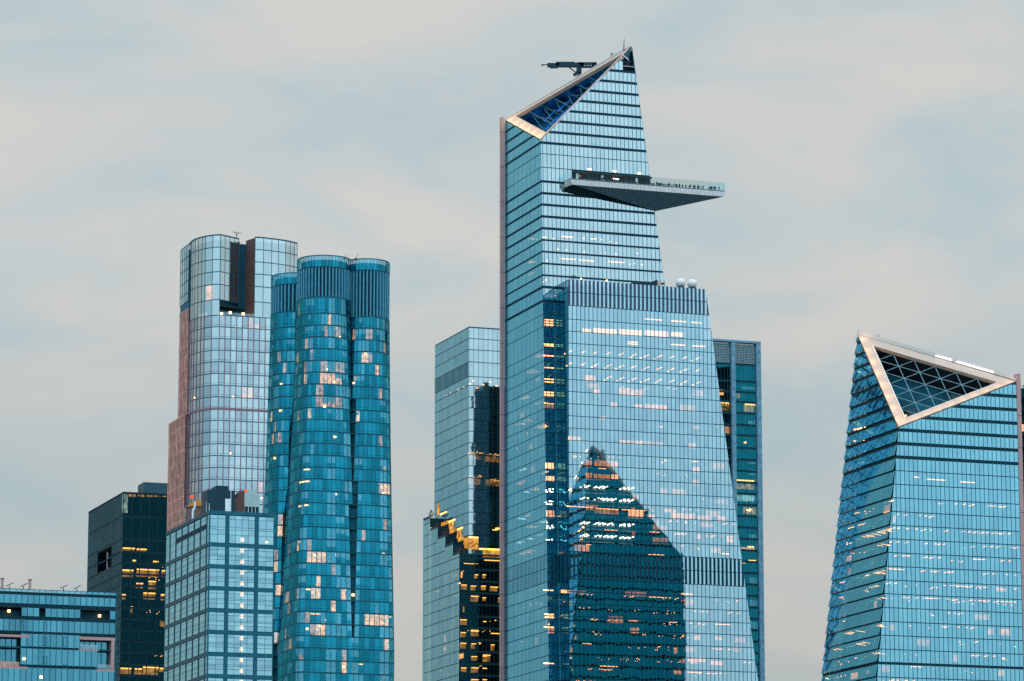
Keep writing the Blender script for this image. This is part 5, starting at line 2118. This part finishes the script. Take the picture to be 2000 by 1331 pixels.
# vent stacks
rt = empty('vent_stack', roof_pt(468, 6.5, zr), 'cluster of dark vent pipes and tanks beside the pale cooling unit', 'vent stack')
b = MB()
for x, w, h, dz in ((458, 1.5, 4.3, 0), (466, 2.0, 5.3, 0), (472, 2.2, 5.9, 0), (462, 1.2, 3.6, 0)):
    b.bar(roof_pt(x, 7, zr), roof_pt(x, 7, zr + h), w, n=12)
    b.bar(roof_pt(x, 7, zr + h), roof_pt(x, 7, zr + h + .5), w * .7, n=12)
b.build('pipe', M_BROWND, rt, smooth=False)
for x, y, lb, hgt in ((450.5, 5.4, 'tall thin pale mast between plant room and vent pipes', 7.4), (403, 6.8, 'thin pale mast at the left edge of the dark plant room', 3.2), (408.5, 5.6, 'short pale pipe standing against the dark plant room', 2.6)):
    rt = empty('roof_mast', roof_pt(x, y, zr), lb, 'mast')
    b = MB()
    b.bar(roof_pt(x, y, zr), roof_pt(x, y, zr + hgt), .2, n=6, w2=.12)
    b.build('pole', M_WHITE, rt)
    b = MB()
    b.box(roof_pt(x - .8, y - .2, zr), UU * .5, VV * .5, Z * .3)
    b.build('mast_foot', M_FRAME, rt)


def side_pt(px, inw, z):
    h = hit(px, 1040, -UU, O0 + UU * inw)
    return V((h.x, h.y, z))


# old water tank with rusty roof and an orange light
bt = side_pt(385, 3.5, zr)
rt = empty('water_tank', bt, 'old brick-red water tank with rusty orange roof on the office block', 'water tank')
b = MB()
b.bar(bt, bt + Z * 4.2, 5.4, n=16)
b.build('tank_wall', M_BRICK, rt)
b = MB()
b.bar(bt + Z * 4.2, bt + Z * 6.2, 6.2, n=16, w2=1.4)
b.build('tank_roof', M_RUST, rt)
b = MB()
b.sphere(bt + Z * 7.0 - UU * 1.6, .5, seg=10, rings=6)
b.build('orange_beacon', E_RED, rt)
rt = empty('flue_pipe', side_pt(376, 1.5, zr), 'bent pale flue pipe in front of the rusty-roofed water tank', 'flue pipe')
b = MB()
p = side_pt(376, 1.0, zr)
b.bar(p - Z * .2, p + Z * 2.6, .55, n=8)
b.bar(p + Z * 2.6, p + Z * 3.6 + UU * .5, .55, n=8)
b.bar(p + Z * 3.6 + UU * .5, p + Z * 5.0 + UU * .5, .55, n=8)
b.build('pipe', M_WHITE, rt)
rt = empty('vent_pipe', side_pt(361, 1.2, zr), 'thin straight grey vent pipe left of the bent flue', 'vent pipe')
b = MB()
b.bar(side_pt(361, 1.2, zr - .2), side_pt(361, 1.2, zr + 4.6), .4, n=8)
b.build('pipe', M_PALE, rt)
b = MB()
b.bar(side_pt(361, 1.2, zr + 4.6), side_pt(361, 1.2, zr + 5.2), .6, n=8, w2=.3)
b.build('pipe_cap', M_FRAME, rt)

# ------------------------------------------------------------------ dark tower behind, far left
X0 = at(241, 960.5, 1500)
xlw = (hit(173.5, 997, -UU, X0) - X0).dot(VV)
XP = box_planes(X0, xlw, 36, X0.z)
T8 = Tower('dark_tower', V((X0.x + 10, X0.y + 20, 0)), 'near-black steel and glass tower with scattered amber office windows, at the left', vis=lambda x, y: x < 335 and (x < 326 or y < 1040))
fX = Face(XP['front'], X0, [XP['left'], XP['right'], XP['top']])
fXL = Face(XP['left'], X0, [XP['front'], XP['back'], XP['top']])
yx = [960.5, 1008, 1053, 1077, 1099, 1121, 1143]
zx = [hit(241, y, fX.n, X0).z for y in yx]
while zx[-1] > 120:
    zx.append(zx[-1] - 4.5)
zx = zx[::-1]
rec0, rec1 = fXL.az(192, 1105)[0], fXL.az(218, 1080)[0]
rz1, rz0 = hit(205, 1079, fXL.n, X0).z, hit(205, 1115, fXL.n, X0).z
G_DARK2 = glass3('smoked_side_glass', (0.20, 0.42, 0.50), 0.20, (0.7, 0.8, 0.8), edge=.45)
curtain(T8, fX, zx, [.8] * len(zx), edges(0, 36, 3.55), G_DARK, fin=.25, fin_w=.34, fin_mat=M_STEEL, sp_mat=M_STEEL)
curtain(T8, fXL, zx, [.8] * len(zx), edges(-xlw, 0, 3.6), G_DARK2, fin=.12, fin_w=.4, fin_mat=M_STEEL, sp_mat=M_STEEL, skip=lambda a, z: rec0 < a < rec1 and rz0 < z < rz1)
T8.part('building_core', hull_mb(inset(XP, 7, 6, .3, .3, 8)), M_COREBLK)
rear_wall(T8, [XP[k] if k in ('front', 'left') else XP[k].off(-.05) for k in XP], [XP['back'].off(-.05), XP['right'].off(-.05), XP['top'].off(-.05)])
slabs(T8, inset(XP, .3, .3, .5, .5, .5), zx[:-1])
b = MB()
b.box(X0 - Z * .6 - UU * .3 - VV * .3, UU * 36, VV * (xlw + .5), Z * .15)
T8.part('roof_rim', b, M_STEEL)
b = MB()
q0 = hit(281, 942, -VV, X0 + VV * 12)
b.box(V((q0.x, q0.y, X0.z - 2)), UU * 22, VV * 10, Z * (q0.z - X0.z + 2))
T8.part('roof_house', b, M_FRAMEL)
for x0, x1, y0, y1 in ((242, 253, 963, 1000),):
    T8.lit(fX, x0, x1, y0, y1, E_GLOWD, 3)
for x0, x1 in ((255, 268), (272, 286), (290, 302), (305, 316), (320, 331)):
    T8.lit(fX, x0, x1, 963.5, 969, E_AMBER, 2.5)
r8 = random.Random(4)
b = MB()
p = fXL.pt((rec0 + rec1) / 2, rz0, -2)
b.box(fXL.pt(rec0, rz0, -.2), fXL.e * (rec1 - rec0), -fXL.n * 4, -Z * .4)
T8.part('balcony_floor', b, M_FRAMEL)
b = MB()
b.prism([fXL.pt(rec0 - .5, rz0 - .5, -3.5), fXL.pt(rec1 + .5, rz0 - .5, -3.5), fXL.pt(rec1 + .5, rz1 + .5, -3.5), fXL.pt(rec0 - .5, rz1 + .5, -3.5)], -fXL.n * .3)
b.box(fXL.pt(rec1, rz0, -.3), -fXL.n * 3.2, fXL.e * .3, Z * (rz1 - rz0))
T8.part('balcony_wall', b, M_COREBLK)
b = MB()
b.bar(fXL.pt(rec0 * .5 + rec1 * .5, rz0, -1), fXL.pt(rec0 * .5 + rec1 * .5, rz1, -1), .5)
T8.part('balcony_column', b, M_PALE)
for x0, x1, y0, y1 in ((240, 265, 1070, 1077), (269, 288, 1072, 1076), (261, 267, 1094, 1098), (301, 311, 1096, 1099), (241, 262, 1113, 1126), (269, 312, 1112, 1126), (318, 325, 1114, 1126), (268, 281, 1139, 1148), (291, 306, 1135, 1150), (239, 247, 1161, 1170), (282, 305, 1158, 1170), (316, 323, 1161, 1172),
                       (257, 261, 1185, 1196), (315, 323, 1210, 1223), (236, 258, 1305, 1316), (265, 279, 1306, 1318), (281, 311, 1303, 1318), (314, 323, 1305, 1312)):
    T8.lit(fX, x0, x1, y0, y1, E_AMBERB if r8.random() < .7 else E_AMBER, 2.0)
    T8.strip(fX, x0, x1, y0 + 1.5, E_ORANGE, th=.45)
sprinkle(T8, fX, zx, 1, 24, .16, r8, [E_ORANGE], room=.1, tubes=.1, zr=(120, 225))
for y in (1143, 1166):
    a, z = fXL.az(205, 1093)
    T8.dot(fXL, a, z, E_ROOM, 2, .8)
T8.finish(G_DARK + G_DARK2)

# ------------------------------------------------------------------ low glass block at the lower left
Y0 = at(226.5, 1157, 880)
T9 = Tower('low_glass_block', V((Y0.x - 30, Y0.y, 0)), 'low wide cyan glass block with recessed pink-framed balconies, lower left corner', vis=lambda x, y: True, cat='building')
YP = dict(front=Plane(-VV, Y0), right=Plane(UU, Y0), left=Plane(-UU, Y0 - UU * 60), back=Plane(VV, Y0 + VV * 6), top=Plane(Z, Y0), base=Plane(-Z, V((0, 0, 0))))
fY = Face(YP['front'], Y0, [YP['right'], YP['left'], YP['top']])
yy = [1157, 1166.5, 1190, 1214, 1242, 1271, 1307, 1345]
zy = [hit(224, y, fY.n, Y0).z for y in yy][::-1]
zy = [zy[0] - 6] + zy
gy = [.5, .5, .7, .5, .6, .9, 1.0, .7, .4]


def yz(px, py):
    return fY.az(px, py)


holes = []
for x0, x1, y0, y1 in ((0, 39, 1191.5, 1212), (81, 90, 1193, 1213), (159, 218, 1194, 1216), (-20, 38, 1244, 1304), (157, 191, 1250, 1271), (191, 225, 1250, 1310)):
    a0, za = yz(x0, (y0 + y1) / 2)
    a1, zb_2 = yz(x1, (y0 + y1) / 2)
    _, zt_ = yz((x0 + x1) / 2, y0)
    _, zb_3 = yz((x0 + x1) / 2, y1)
    holes.append((a0, a1, zb_3, zt_))
curtain(T9, fY, zy, gy, edges(-58.8, 0, 1.40), G_LOW, fin=.04, fin_w=.10, transom=None,
        skip=lambda a, z: any(h[0] < a < h[1] and h[2] < z < h[3] for h in holes))
T9.part('building_core', hull_mb([YP['front'].off(-4.2), YP['right'].off(-.1), YP['left'], YP['back'], YP['top'].off(-.3), YP['base']]), M_FRAME)
T9.part('side_frame', (lambda m: (m.box(V((Y0.x, Y0.y, 90)) - VV * .15, UU * .25, VV * 5, Z * (Y0.z - 90)), m)[1])(MB()), M_FRAME)
slabs(T9, [YP['front'].off(-.5), YP['right'].off(-.2), YP['left'], YP['back'].off(-.3)], zy[:-1])
for i, h in enumerate(holes):
    if i < 3:
        b = MB()
        b.prism([fY.pt(h[0], h[2], -1.2), fY.pt(h[1], h[2], -1.2), fY.pt(h[1], h[3], -1.2), fY.pt(h[0], h[3], -1.2)], -fY.n * .2)
        T9.part('louvre_recess', b, M_BAND)
    else:
        b = MB()
        b.prism([fY.pt(h[0], h[2], -2.8), fY.pt(h[1], h[2], -2.8), fY.pt(h[1], h[3], -2.8), fY.pt(h[0], h[3], -2.8)], -fY.n * .2)
        T9.part('balcony_glass', b, M_FRAMEL)
        ed = edges(h[0], h[1], 1.4)
        for j in range(len(ed) - 1):
            pts = [fY.pt(ed[j] + .1, h[2] + .2, -2.5), fY.pt(ed[j + 1] - .1, h[2] + .2, -2.5), fY.pt(ed[j + 1] - .1, h[3] - .2, -2.5), fY.pt(ed[j] + .1, h[3] - .2, -2.5)]
            T9.add_pane(pts, fY.n, G_LOW[0])
for a0, a1, z0, z1 in ((holes[4][0] - .2, 0.0, holes[4][3], holes[4][3] + .7), (holes[3][0], holes[3][1] + 2.2, holes[3][3], holes[3][3] + .6), (holes[4][0] - .3, holes[4][1] + .2, holes[4][2] - .1, holes[4][2] + .25), (holes[5][0] - .2, 0, holes[5][2] - .3, holes[5][2] + .25), (holes[3][0], holes[3][1] + 2, holes[3][2] - .2, holes[3][2] + .3)):
    b = MB()
    b.prism([fY.pt(a0, z0, .08), fY.pt(a1, z0, .08), fY.pt(a1, z1, .08), fY.pt(a0, z1, .08)], -fY.n * 2.4)
    T9.part('balcony_frame', b, M_PINK)
b = MB()
b.prism([fY.pt(-.85, holes[5][2] + .3, .05), fY.pt(-.1, holes[5][2] + .3, .05), fY.pt(-.1, holes[5][3], .05), fY.pt(-.85, holes[5][3], .05)], -fY.n * 2.4)
T9.part('balcony_frame', b, M_PINK)
for h, lo in ((holes[4], .0), (holes[5], .0), (holes[3], 0)):
    ed = edges(h[0], h[1] - (1 if h is holes[5] else 0), 1.4)
    for j in range(len(ed) - 1):
        b = MB()
        z0 = h[2] + .3
        b.prism([fY.pt(ed[j] + .04, z0, -.1), fY.pt(ed[j + 1] - .04, z0, -.1), fY.pt(ed[j + 1] - .04, z0 + 1.1, -.1), fY.pt(ed[j] + .04, z0 + 1.1, -.1)], -fY.n * .04)
        T9.part('balcony_rail', b, M_BROWN if h is holes[3] else G_RAIL)
for x, y in ((19, 1193), (196, 1202.5), (47, 1287), (80, 1323)):
    a, z = yz(x, y)
    b = MB()
    b.cbox(fY.pt(a, z, -.8 if y < 1250 else .05), UU * .55, VV * .3, Z * .55)
    T9.part('wall_lamp', b, E_WARM)
for x0, x1, y0, y1 in ((38, 47, 1214, 1236), (84, 92, 1216, 1238), (83, 91, 1246, 1262), (123, 131, 1246, 1264), (84, 92, 1283, 1298), (123, 131, 1300, 1306)):
    b = MB()
    a0, z0 = yz(x0, y1)
    a1, z1 = yz(x1, y0)
    for (u0, u1, v0, v1) in ((a0, a1, z0, z0 + .14), (a0, a1, z1, z1 + .14), (a0, a0 + .14, z0 + .15, z1), (a1 - .14, a1, z0 + .15, z1)):
        b.prism([fY.pt(u0, v0, .07), fY.pt(u1, v0, .07), fY.pt(u1, v1, .07), fY.pt(u0, v1, .07)], fY.n * .08)
    T9.part('window_vent_frame', b, M_MULL)
T9.finish(G_LOW)
for px, lb, rd in ((4, 'pinkish chimney stub at the left frame edge on the low glass block', True), (58, 'pinkish chimney stub on the low glass block, further from the frame edge', True)):
    p = at(px, 1150, Y0.y + 0)
    q = hit(px, 1155, -VV, Y0 + VV * 2)
    q.z = Y0.z - .2
    rt = empty('chimney_stub', q, lb, 'chimney')
    b = MB()
    b.box(q - UU * .3 - VV * .3, UU * .6, VV * .6, Z * 2.4)
    b.build('flue', M_PINK, rt)
    b = MB()
    b.box(q - UU * .38 - VV * .38 + Z * 2.42, UU * .76, VV * .76, Z * .2)
    b.build('flue_cap', M_BROWND, rt)
first = None
for i, px in enumerate((18, 46, 124, 150)):
    q = hit(px, 1155, -VV, Y0 + VV * 1.0)
    q.z = Y0.z - .15
    if first is None:
        rt = empty('cleaning_davit', q, 'small dark davit arm just right of the chimney stub at the frame edge', 'davit', 'davits along the low roof edge')
        b = MB()
        b.bar(q, q + Z * .7, .22, n=6)
        b.build('post', M_CRANE, rt)
        b = MB()
        b.bar(q + Z * .6 - UU * .8, q + Z * 1.5 + UU * .9, .2, n=6)
        b.build('arm', M_CRANE, rt)
        first = rt
    else:
        cc = copy_tree(first, None, q)
        cc['label'] = ('', 'small dark davit arm just left of the inner chimney stub on the low block', 'small dark davit arm on the low block, left of the pair by the dark tower', 'small dark davit arm on the low block, the one closest to the dark tower')[i]

# ------------------------------------------------------------------ tower beyond the right edge of the frame (seen only mirrored in the glass)
V0 = V((199.0, 1290, 0)) + UU * 49 + VV * 10
fx = None
def _mir(P, pl):
    return proj(P - pl.n * (2 * (pl.n.dot(P) - pl.d)))
V0c = V0 - UU * 49 - VV * 10
lo_, hi_ = 100.0, 600.0
tp = V0 - UU * 30 + VV * 10
for _ in range(40):
    tp.z = (lo_ + hi_) / 2
    if _mir(tp, P3_['front'])[1] > 757:
        lo_ = tp.z
    else:
        hi_ = tp.z
T10 = Tower('mirrored_tower', V0, 'dark glass tower seen only as a reflection in the terraced tower', vis=lambda x, y: False)
b = MB()
b.box(V0c, UU * 98, VV * 20, Z * tp.z)
T10.part('building_core', b, M_COREBLK)
b = MB()
for i in range(9):
    b.box(V0c + UU * (98 * i / 8 - 1) + VV * 20.05, UU * 2.0, VV * 1.2, Z * (tp.z + 2))
    b.box(V0c + UU * (-.45) + VV * (20 * i / 8), UU * .4, VV * 1.2, Z * (tp.z + 2))
T10.part('stone_pier', b, M_FRAME)
b = MB()
for k in range(int(tp.z / 4.5)):
    b.box(V0c + VV * 20.05 + Z * (4.5 * k), UU * 98, VV * .5, Z * 1.0)
T10.part('spandrel', b, M_STEEL)
b = MB()
b.box(V0c + UU * 18 + VV * 12 + Z * (tp.z + 2.1), UU * 14, VV * 5, Z * 4)
T10.part('roof_plant', b, M_STEEL)

# ------------------------------------------------------------------ things on the roofs
# window-cleaning crane behind the slanted crown
cr = hit(1128, 127, M_FRONT.n, Cm)
ridge = tA + (tC - tA) * .60
cb = at(1128, 147, ridge.y + 3)
foot = V((cb.x, cb.y, 0))
foot.z = M_ROOF2.p.z - (M_ROOF2.n.x * (foot.x - M_ROOF2.p.x) + M_ROOF2.n.y * (foot.y - M_ROOF2.p.y)) / M_ROOF2.n.z
CY = cb.y


def cp(px, py, dy=0.0):
    return at(px, py, CY + dy)


crn = empty('roof_crane', foot, 'dark window-cleaning crane with a long level boom above the slanted crown', 'crane')
b = MB()
b.bar(foot - Z * .5, cb + Z * .6, 1.5, n=8)
b.build('mast', M_PALE, crn)
b = MB()
b.bar(cp(1120, 147), cp(1134, 142), 1.3, n=8)
b.bar(cp(1128, 147), cp(1131, 133), 1.9, n=8)
b.cbox(cp(1131, 138), V((2.0, 0, 0)), V((0, 2.0, 0)), Z * 1.8)
b.build('turret', M_CRANE, crn)
b = MB()
b.bar(cp(1112, 132.5), cp(1126, 143), .45, n=6)
b.build('boom_strut', M_CRANE, crn)
b = MB()
b.cbox(cp(1116, 127.3), V((9.6, 0, 0)), V((0, 1.6, 0)), Z * 1.6)
b.cbox(cp(1104, 125.6), V((7.2, 0, 0)), V((0, 1.3, 0)), Z * 1.6)
b.cbox(cp(1085, 127.8), V((6.4, 0, 0)), V((0, 1.3, 0)), Z * 1.5)
b.cbox(cp(1082, 131.2), V((3.2, 0, 0)), V((0, 1.2, 0)), Z * .9)
b.bar(cp(1078, 126), cp(1059, 127.2), .42, n=6)
b.cbox(cp(1059, 127.4), V((.6, 0, 0)), V((0, .6, 0)), Z * .6)
b.cbox(cp(1115, 130.6), V((8.8, 0, 0)), V((0, 1.7, 0)), Z * .35)
b.build('boom', M_CRANE, crn)
b = MB()
b.cbox(cp(1147, 124.6), V((7.4, 0, 0)), V((0, 1.6, 0)), Z * .75)
b.cbox(cp(1147, 131.0), V((7.4, 0, 0)), V((0, 1.6, 0)), Z * .55)
for x in (1134.5, 1139, 1144.8, 1151.5, 1157.5):
    w = .75 if x > 1136 else 1.4
    b.cbox(cp(x, 127.8), V((w * .85, 0, 0)), V((0, 1.6, 0)), Z * .88 * 1.02)
b.prism([cp(1157, 123.5, -.8), cp(1163, 122.5, -.8), cp(1167, 126.5, -.8), cp(1160, 131.5, -.8), cp(1156, 131.5, -.8)], V((0, 1.6, 0)))
b.build('counterweight', M_CRANE, crn)
b = MB()
for i in range(5):
    b.bar(cp(1072 + i * 4, 124), cp(1072 + i * 4, 131), .35, n=5)
b.build('hose_reel', M_CRANE, crn)

# antenna, chimney stub on the peak
pk = hit(1218.5, 110, M_FRONT.n, Cm - M_FRONT.n * 2)
rt = empty('antenna_mast', pk, 'thin antenna mast with a red lower section on the tallest tower peak', 'antenna')
b = MB()
b.bar(pk + Z * 2.6, hit(1219, 75, M_FRONT.n, Cm - M_FRONT.n * 2), .42, n=6, w2=.16)
b.build('mast', M_CRANE, rt)
b = MB()
b.bar(pk - Z * 2, pk + Z * 2.6, .5, n=6)
b.build('mast_base', M_RED, rt)
pk = hit(1196, 112, M_FRONT.n, Cm + VV * 8)
rt = empty('roof_stub', pk, 'pinkish stub chimney poking above the sloped roof edge below the peak', 'chimney')
b = MB()
b.box(pk - Z * 6 - UU * .4, UU * .85, VV * .8, Z * 7.4)
b.build('flue', M_PINK, rt)
b = MB()
b.box(pk + Z * 1.42 - UU * .5, UU * 1.05, VV * 1, Z * .25)
b.build('flue_cap', M_PALE, rt)
pk = A2 + (C2 - A2) * .135 + VV * 1.5
rt = empty('roof_vent', pk, 'paired grey vent stack near the peak of the far right tower', 'vent stack')
b = MB()
b.box(pk - Z * 2, UU * .75, VV * .8, Z * 4.8)
b.build('vent_pipe', M_FASC, rt)
b = MB()
b.box(pk - Z * 2 + UU * 1.05, UU * .7, VV * .8, Z * 4.7)
b.build('vent_pipe', M_FASC, rt)
pk = A2 + UU * .4 + VV * .2
rt = empty('peak_rod', pk, 'thin lightning rod at the sharp peak of the far right tower', 'antenna')
b = MB()
b.bar(pk - Z, pk + Z * 2.2, .16, n=6, w2=.08)
b.build('rod', M_CRANE, rt)

# white radomes
for px, lb in ((1329, 'white radar dome on the lower roof, nearer the tower'), (1352, 'white radar dome on the lower roof, nearer the roof corner')):
    base = hit(px, 563 - (1378 - px) * .07, -VV, Cw + VV * 6)
    base.z = W_TOPZ - .2
    rt = empty('radome', base, lb, 'radar dome')
    b = MB()
    b.bar(base, base + Z * 1.6, 3.0, n=12)
    b.box(base - UU * 2 - VV * 1, UU * 4, VV * 2, Z * .9)
    b.build('plinth', M_CRANE, rt)
    b = MB()
    b.sphere(base + Z * 3.1, 1.85, seg=24, rings=14)
    b.build('dome', M_DOME, rt, smooth=True)
# roof tree and black roof house
leafy('roof_tree', (lambda h: V((h.x, h.y, W_TOPZ)))(hit(1121, 548, -VV, Cw + VV * 3)), 2.6, 2.4, 'small dark tree on the lower roof beside the glass tower wall', 'tree', M_TREE, r3, True, 80)
h0_ = hit(1224, 552, -VV, Cw + VV * 5)
h0_.z = W_TOPZ
rt = empty('plant_house', h0_, 'dark wedge-shaped plant house on the lower roof', 'plant house')
b = MB()
b.prism([h0_, h0_ + UU * 12.5, h0_ + UU * 12.5 + Z * 2.0, h0_ + UU * 2.2 + Z * 1.5], VV * 4)
b.prism([h0_ + UU * 9.5 + Z * 2.02, h0_ + UU * 12.4 + Z * 2.02, h0_ + UU * 12.4 + Z * 3.4], VV * 3.5)
b.build('housing', M_CRANE, rt)
b = MB()
b.box(h0_ + UU * 12.55, UU * 1.5, VV * 3, Z * 3.0)
b.build('side_panel', M_PALE, rt)
for px, lb in ((1135, 'small lit lamp on the lower roof next to the dark tree'), (1185, 'small lit lamp on the lower roof between the dark tree and the plant house')):
    q = hit(px, 550, -VV, Cw + VV * 1.0)
    q.z = W_TOPZ
    rt = empty('roof_lamp', q, lb, 'lamp')
    b = MB()
    b.bar(q, q + Z * .55, .14, n=6)
    b.build('post', M_CRANE, rt)
    b = MB()
    b.sphere(q + Z * .75, .28, seg=8, rings=6)
    b.build('lamp_head', E_WARM, rt)
for px in (1159, 1208):
    q = hit(px, 550, -VV, Cw + VV * 2.0)
    q.z = W_TOPZ
    rt = empty('roof_rod', q, 'thin grey rod on the lower roof, %s' % ('between the two lamps' if px < 1180 else 'just left of the plant house'), 'antenna')
    b = MB()
    b.bar(q, q + Z * 2.4, .16, n=6)
    b.build('rod', M_FRAME, rt)
# forked antenna on the lavender tower, whips on the clover tower
q = hitz(466, 466, ZE) + VV * 4
rt = empty('forked_antenna', V((q.x, q.y, ZE)), 'forked crane-like antenna on the roof beside the dark slot', 'antenna')
q = V((q.x, q.y, ZE - .5))
b = MB()
b.bar(q, q + Z * 3.6 + UU * .5, .34, n=6, w2=.22)
b.build('mast', M_CRANE, rt)
b = MB()
b.bar(q + Z * 3.7 - UU * 1.0, q + Z * 3.3 + UU * 2.3, .2, n=6)
b.bar(q + Z * 3.6 + UU * 1.4, q + Z * 2.6 + UU * .5, .14, n=6)
b.bar(q + Z * 3.7 - UU * .8, q + Z * 2.6 + UU * .3, .14, n=6)
b.build('arm', M_CRANE, rt)
for px, lb in ((676, 'thin leaning whip on the roof of the teal clover tower, by the lobe joint'), (698, 'short whip on the right lobe roof of the teal clover tower')):
    q = hitz(px, 503, zq) + VV * 2
    rt = empty('roof_whip', q, lb, 'antenna')
    b = MB()
    b.bar(q - Z * .6, q + Z * 1.3 + UU * .7, .16, n=5)
    b.build('whip', M_CRANE, rt)
    b = MB()
    b.cbox(q - Z * .1, UU * .5, VV * .5, Z * .5)
    b.build('whip_base', M_CRANE, rt)


# ------------------------------------------------------------------ visitors on the deck
def body_mesh(name, pose, m):
    """one continuous standing figure grown over a skeleton"""
    J = {'hip': (0, 0, .95), 'chest': (0, -.02 + pose['bend'], 1.28), 'neck': (0, .0 + pose['bend'] * 1.3, 1.50), 'head': (0, .02 + pose['bend'] * 1.5, 1.60), 'crown': (0, .03 + pose['bend'] * 1.5, 1.74),
         'kl': (-.11, .05 * pose['step'], .50), 'fl': (-.12, .10 * pose['step'] - .02, .06), 'tl': (-.13, .10 * pose['step'] + .14, .03),
         'kr': (.11, -.05 * pose['step'] + .02, .50), 'fr': (.12, -.12 * pose['step'], .06), 'tr': (.13, -.12 * pose['step'] + .16, .03),
         'sl': (-.19, pose['bend'], 1.40), 'sr': (.19, pose['bend'], 1.40),
         'el': pose['el'], 'hl': pose['hl'], 'er': pose['er'], 'hr': pose['hr']}
    rad = {'hip': .16, 'chest': .17, 'neck': .065, 'head': .095, 'crown': .075, 'kl': .075, 'kr': .075, 'fl': .05, 'fr': .05, 'tl': .045, 'tr': .045, 'sl': .085, 'sr': .085, 'el': .055, 'er': .055, 'hl': .045, 'hr': .045}
    E_ = [('hip', 'chest'), ('chest', 'neck'), ('neck', 'head'), ('head', 'crown'), ('hip', 'kl'), ('kl', 'fl'), ('fl', 'tl'), ('hip', 'kr'), ('kr', 'fr'), ('fr', 'tr'), ('chest', 'sl'), ('sl', 'el'), ('el', 'hl'), ('chest', 'sr'), ('sr', 'er'), ('er', 'hr')]
    ks = list(J)
    me = bpy.data.meshes.new(name)
    me.from_pydata([J[k] for k in ks], [(ks.index(a), ks.index(b_)) for a, b_ in E_], [])
    o = bpy.data.objects.new(name, me)
    COL.objects.link(o)
    o.modifiers.new('skin', 'SKIN')
    sv = me.skin_vertices[0].data
    for i, k in enumerate(ks):
        sv[i].radius = (rad[k], rad[k])
        sv[i].use_root = (k == 'hip')
    s = o.modifiers.new('sub', 'SUBSURF')
    s.levels = 1
    dg = bpy.context.evaluated_depsgraph_get()
    ev = o.evaluated_get(dg)
    out = bpy.data.meshes.new_from_object(ev)
    out.materials.clear()
    out.materials.append(m)
    bpy.data.objects.remove(o)
    bpy.data.meshes.remove(me)
    out.name = name
    return out


poses = [dict(bend=0.0, step=.3, el=(-.27, .0, 1.15), hl=(-.25, .12, .92), er=(.27, .0, 1.15), hr=(.24, .14, .92)),
         dict(bend=0.05, step=1.0, el=(-.27, .12, 1.14), hl=(-.12, .36, 1.20), er=(.27, .12, 1.14), hr=(.12, .36, 1.22)),
         dict(bend=0.03, step=.0, el=(-.28, .04, 1.16), hl=(-.16, .24, 1.02), er=(.32, .16, 1.30), hr=(.16, .26, 1.56)),
         dict(bend=0.10, step=.5, el=(-.26, .16, 1.18), hl=(-.20, .42, 1.12), er=(.26, .16, 1.18), hr=(.20, .42, 1.12))]
pm = [body_mesh('person', p, m) for p, m in zip(poses, (M_SKIN, M_SKIN2, M_SKIN3, M_SKIN))]
rp = random.Random(8)
dk = (P2 - P1)
spots = []
for i in range(66):
    t = rp.uniform(.49, .93)
    if rp.random() < .25:
        t = rp.uniform(.5, .75)
    lim = 1.2 + 10 * (1 - t)
    spots.append((t, rp.uniform(.7, max(1.2, min(4.5, lim)))))
spots += [(.965, 1.0), (.945, 1.2), (.935, .9)]
for i in range(26):
    spots.append((rp.uniform(.09, .48), rp.uniform(.8, 4.2)))
for i, (t, bk_) in enumerate(spots):
    p = P1 + dk * t + VV * bk_
    o = bpy.data.objects.new('person', pm[i % 4])
    COL.objects.link(o)
    o.location = (p.x, p.y, zdk - .05)
    o.rotation_euler = (0, 0, rp.uniform(0, 6.28))
    sc_ = rp.uniform(.94, 1.10)
    o.scale = (sc_ * 1.15, sc_ * 1.15, sc_)
    if t < .49:
        tag(o, 'visitor in dark clothes in the shaded deck entrance under the tower overhang', 'person', 'visitors in the shaded deck entrance')
    else:
        tag(o, 'visitor in dark clothes at the glass rail of the open deck tip', 'person', 'visitors along the open deck')
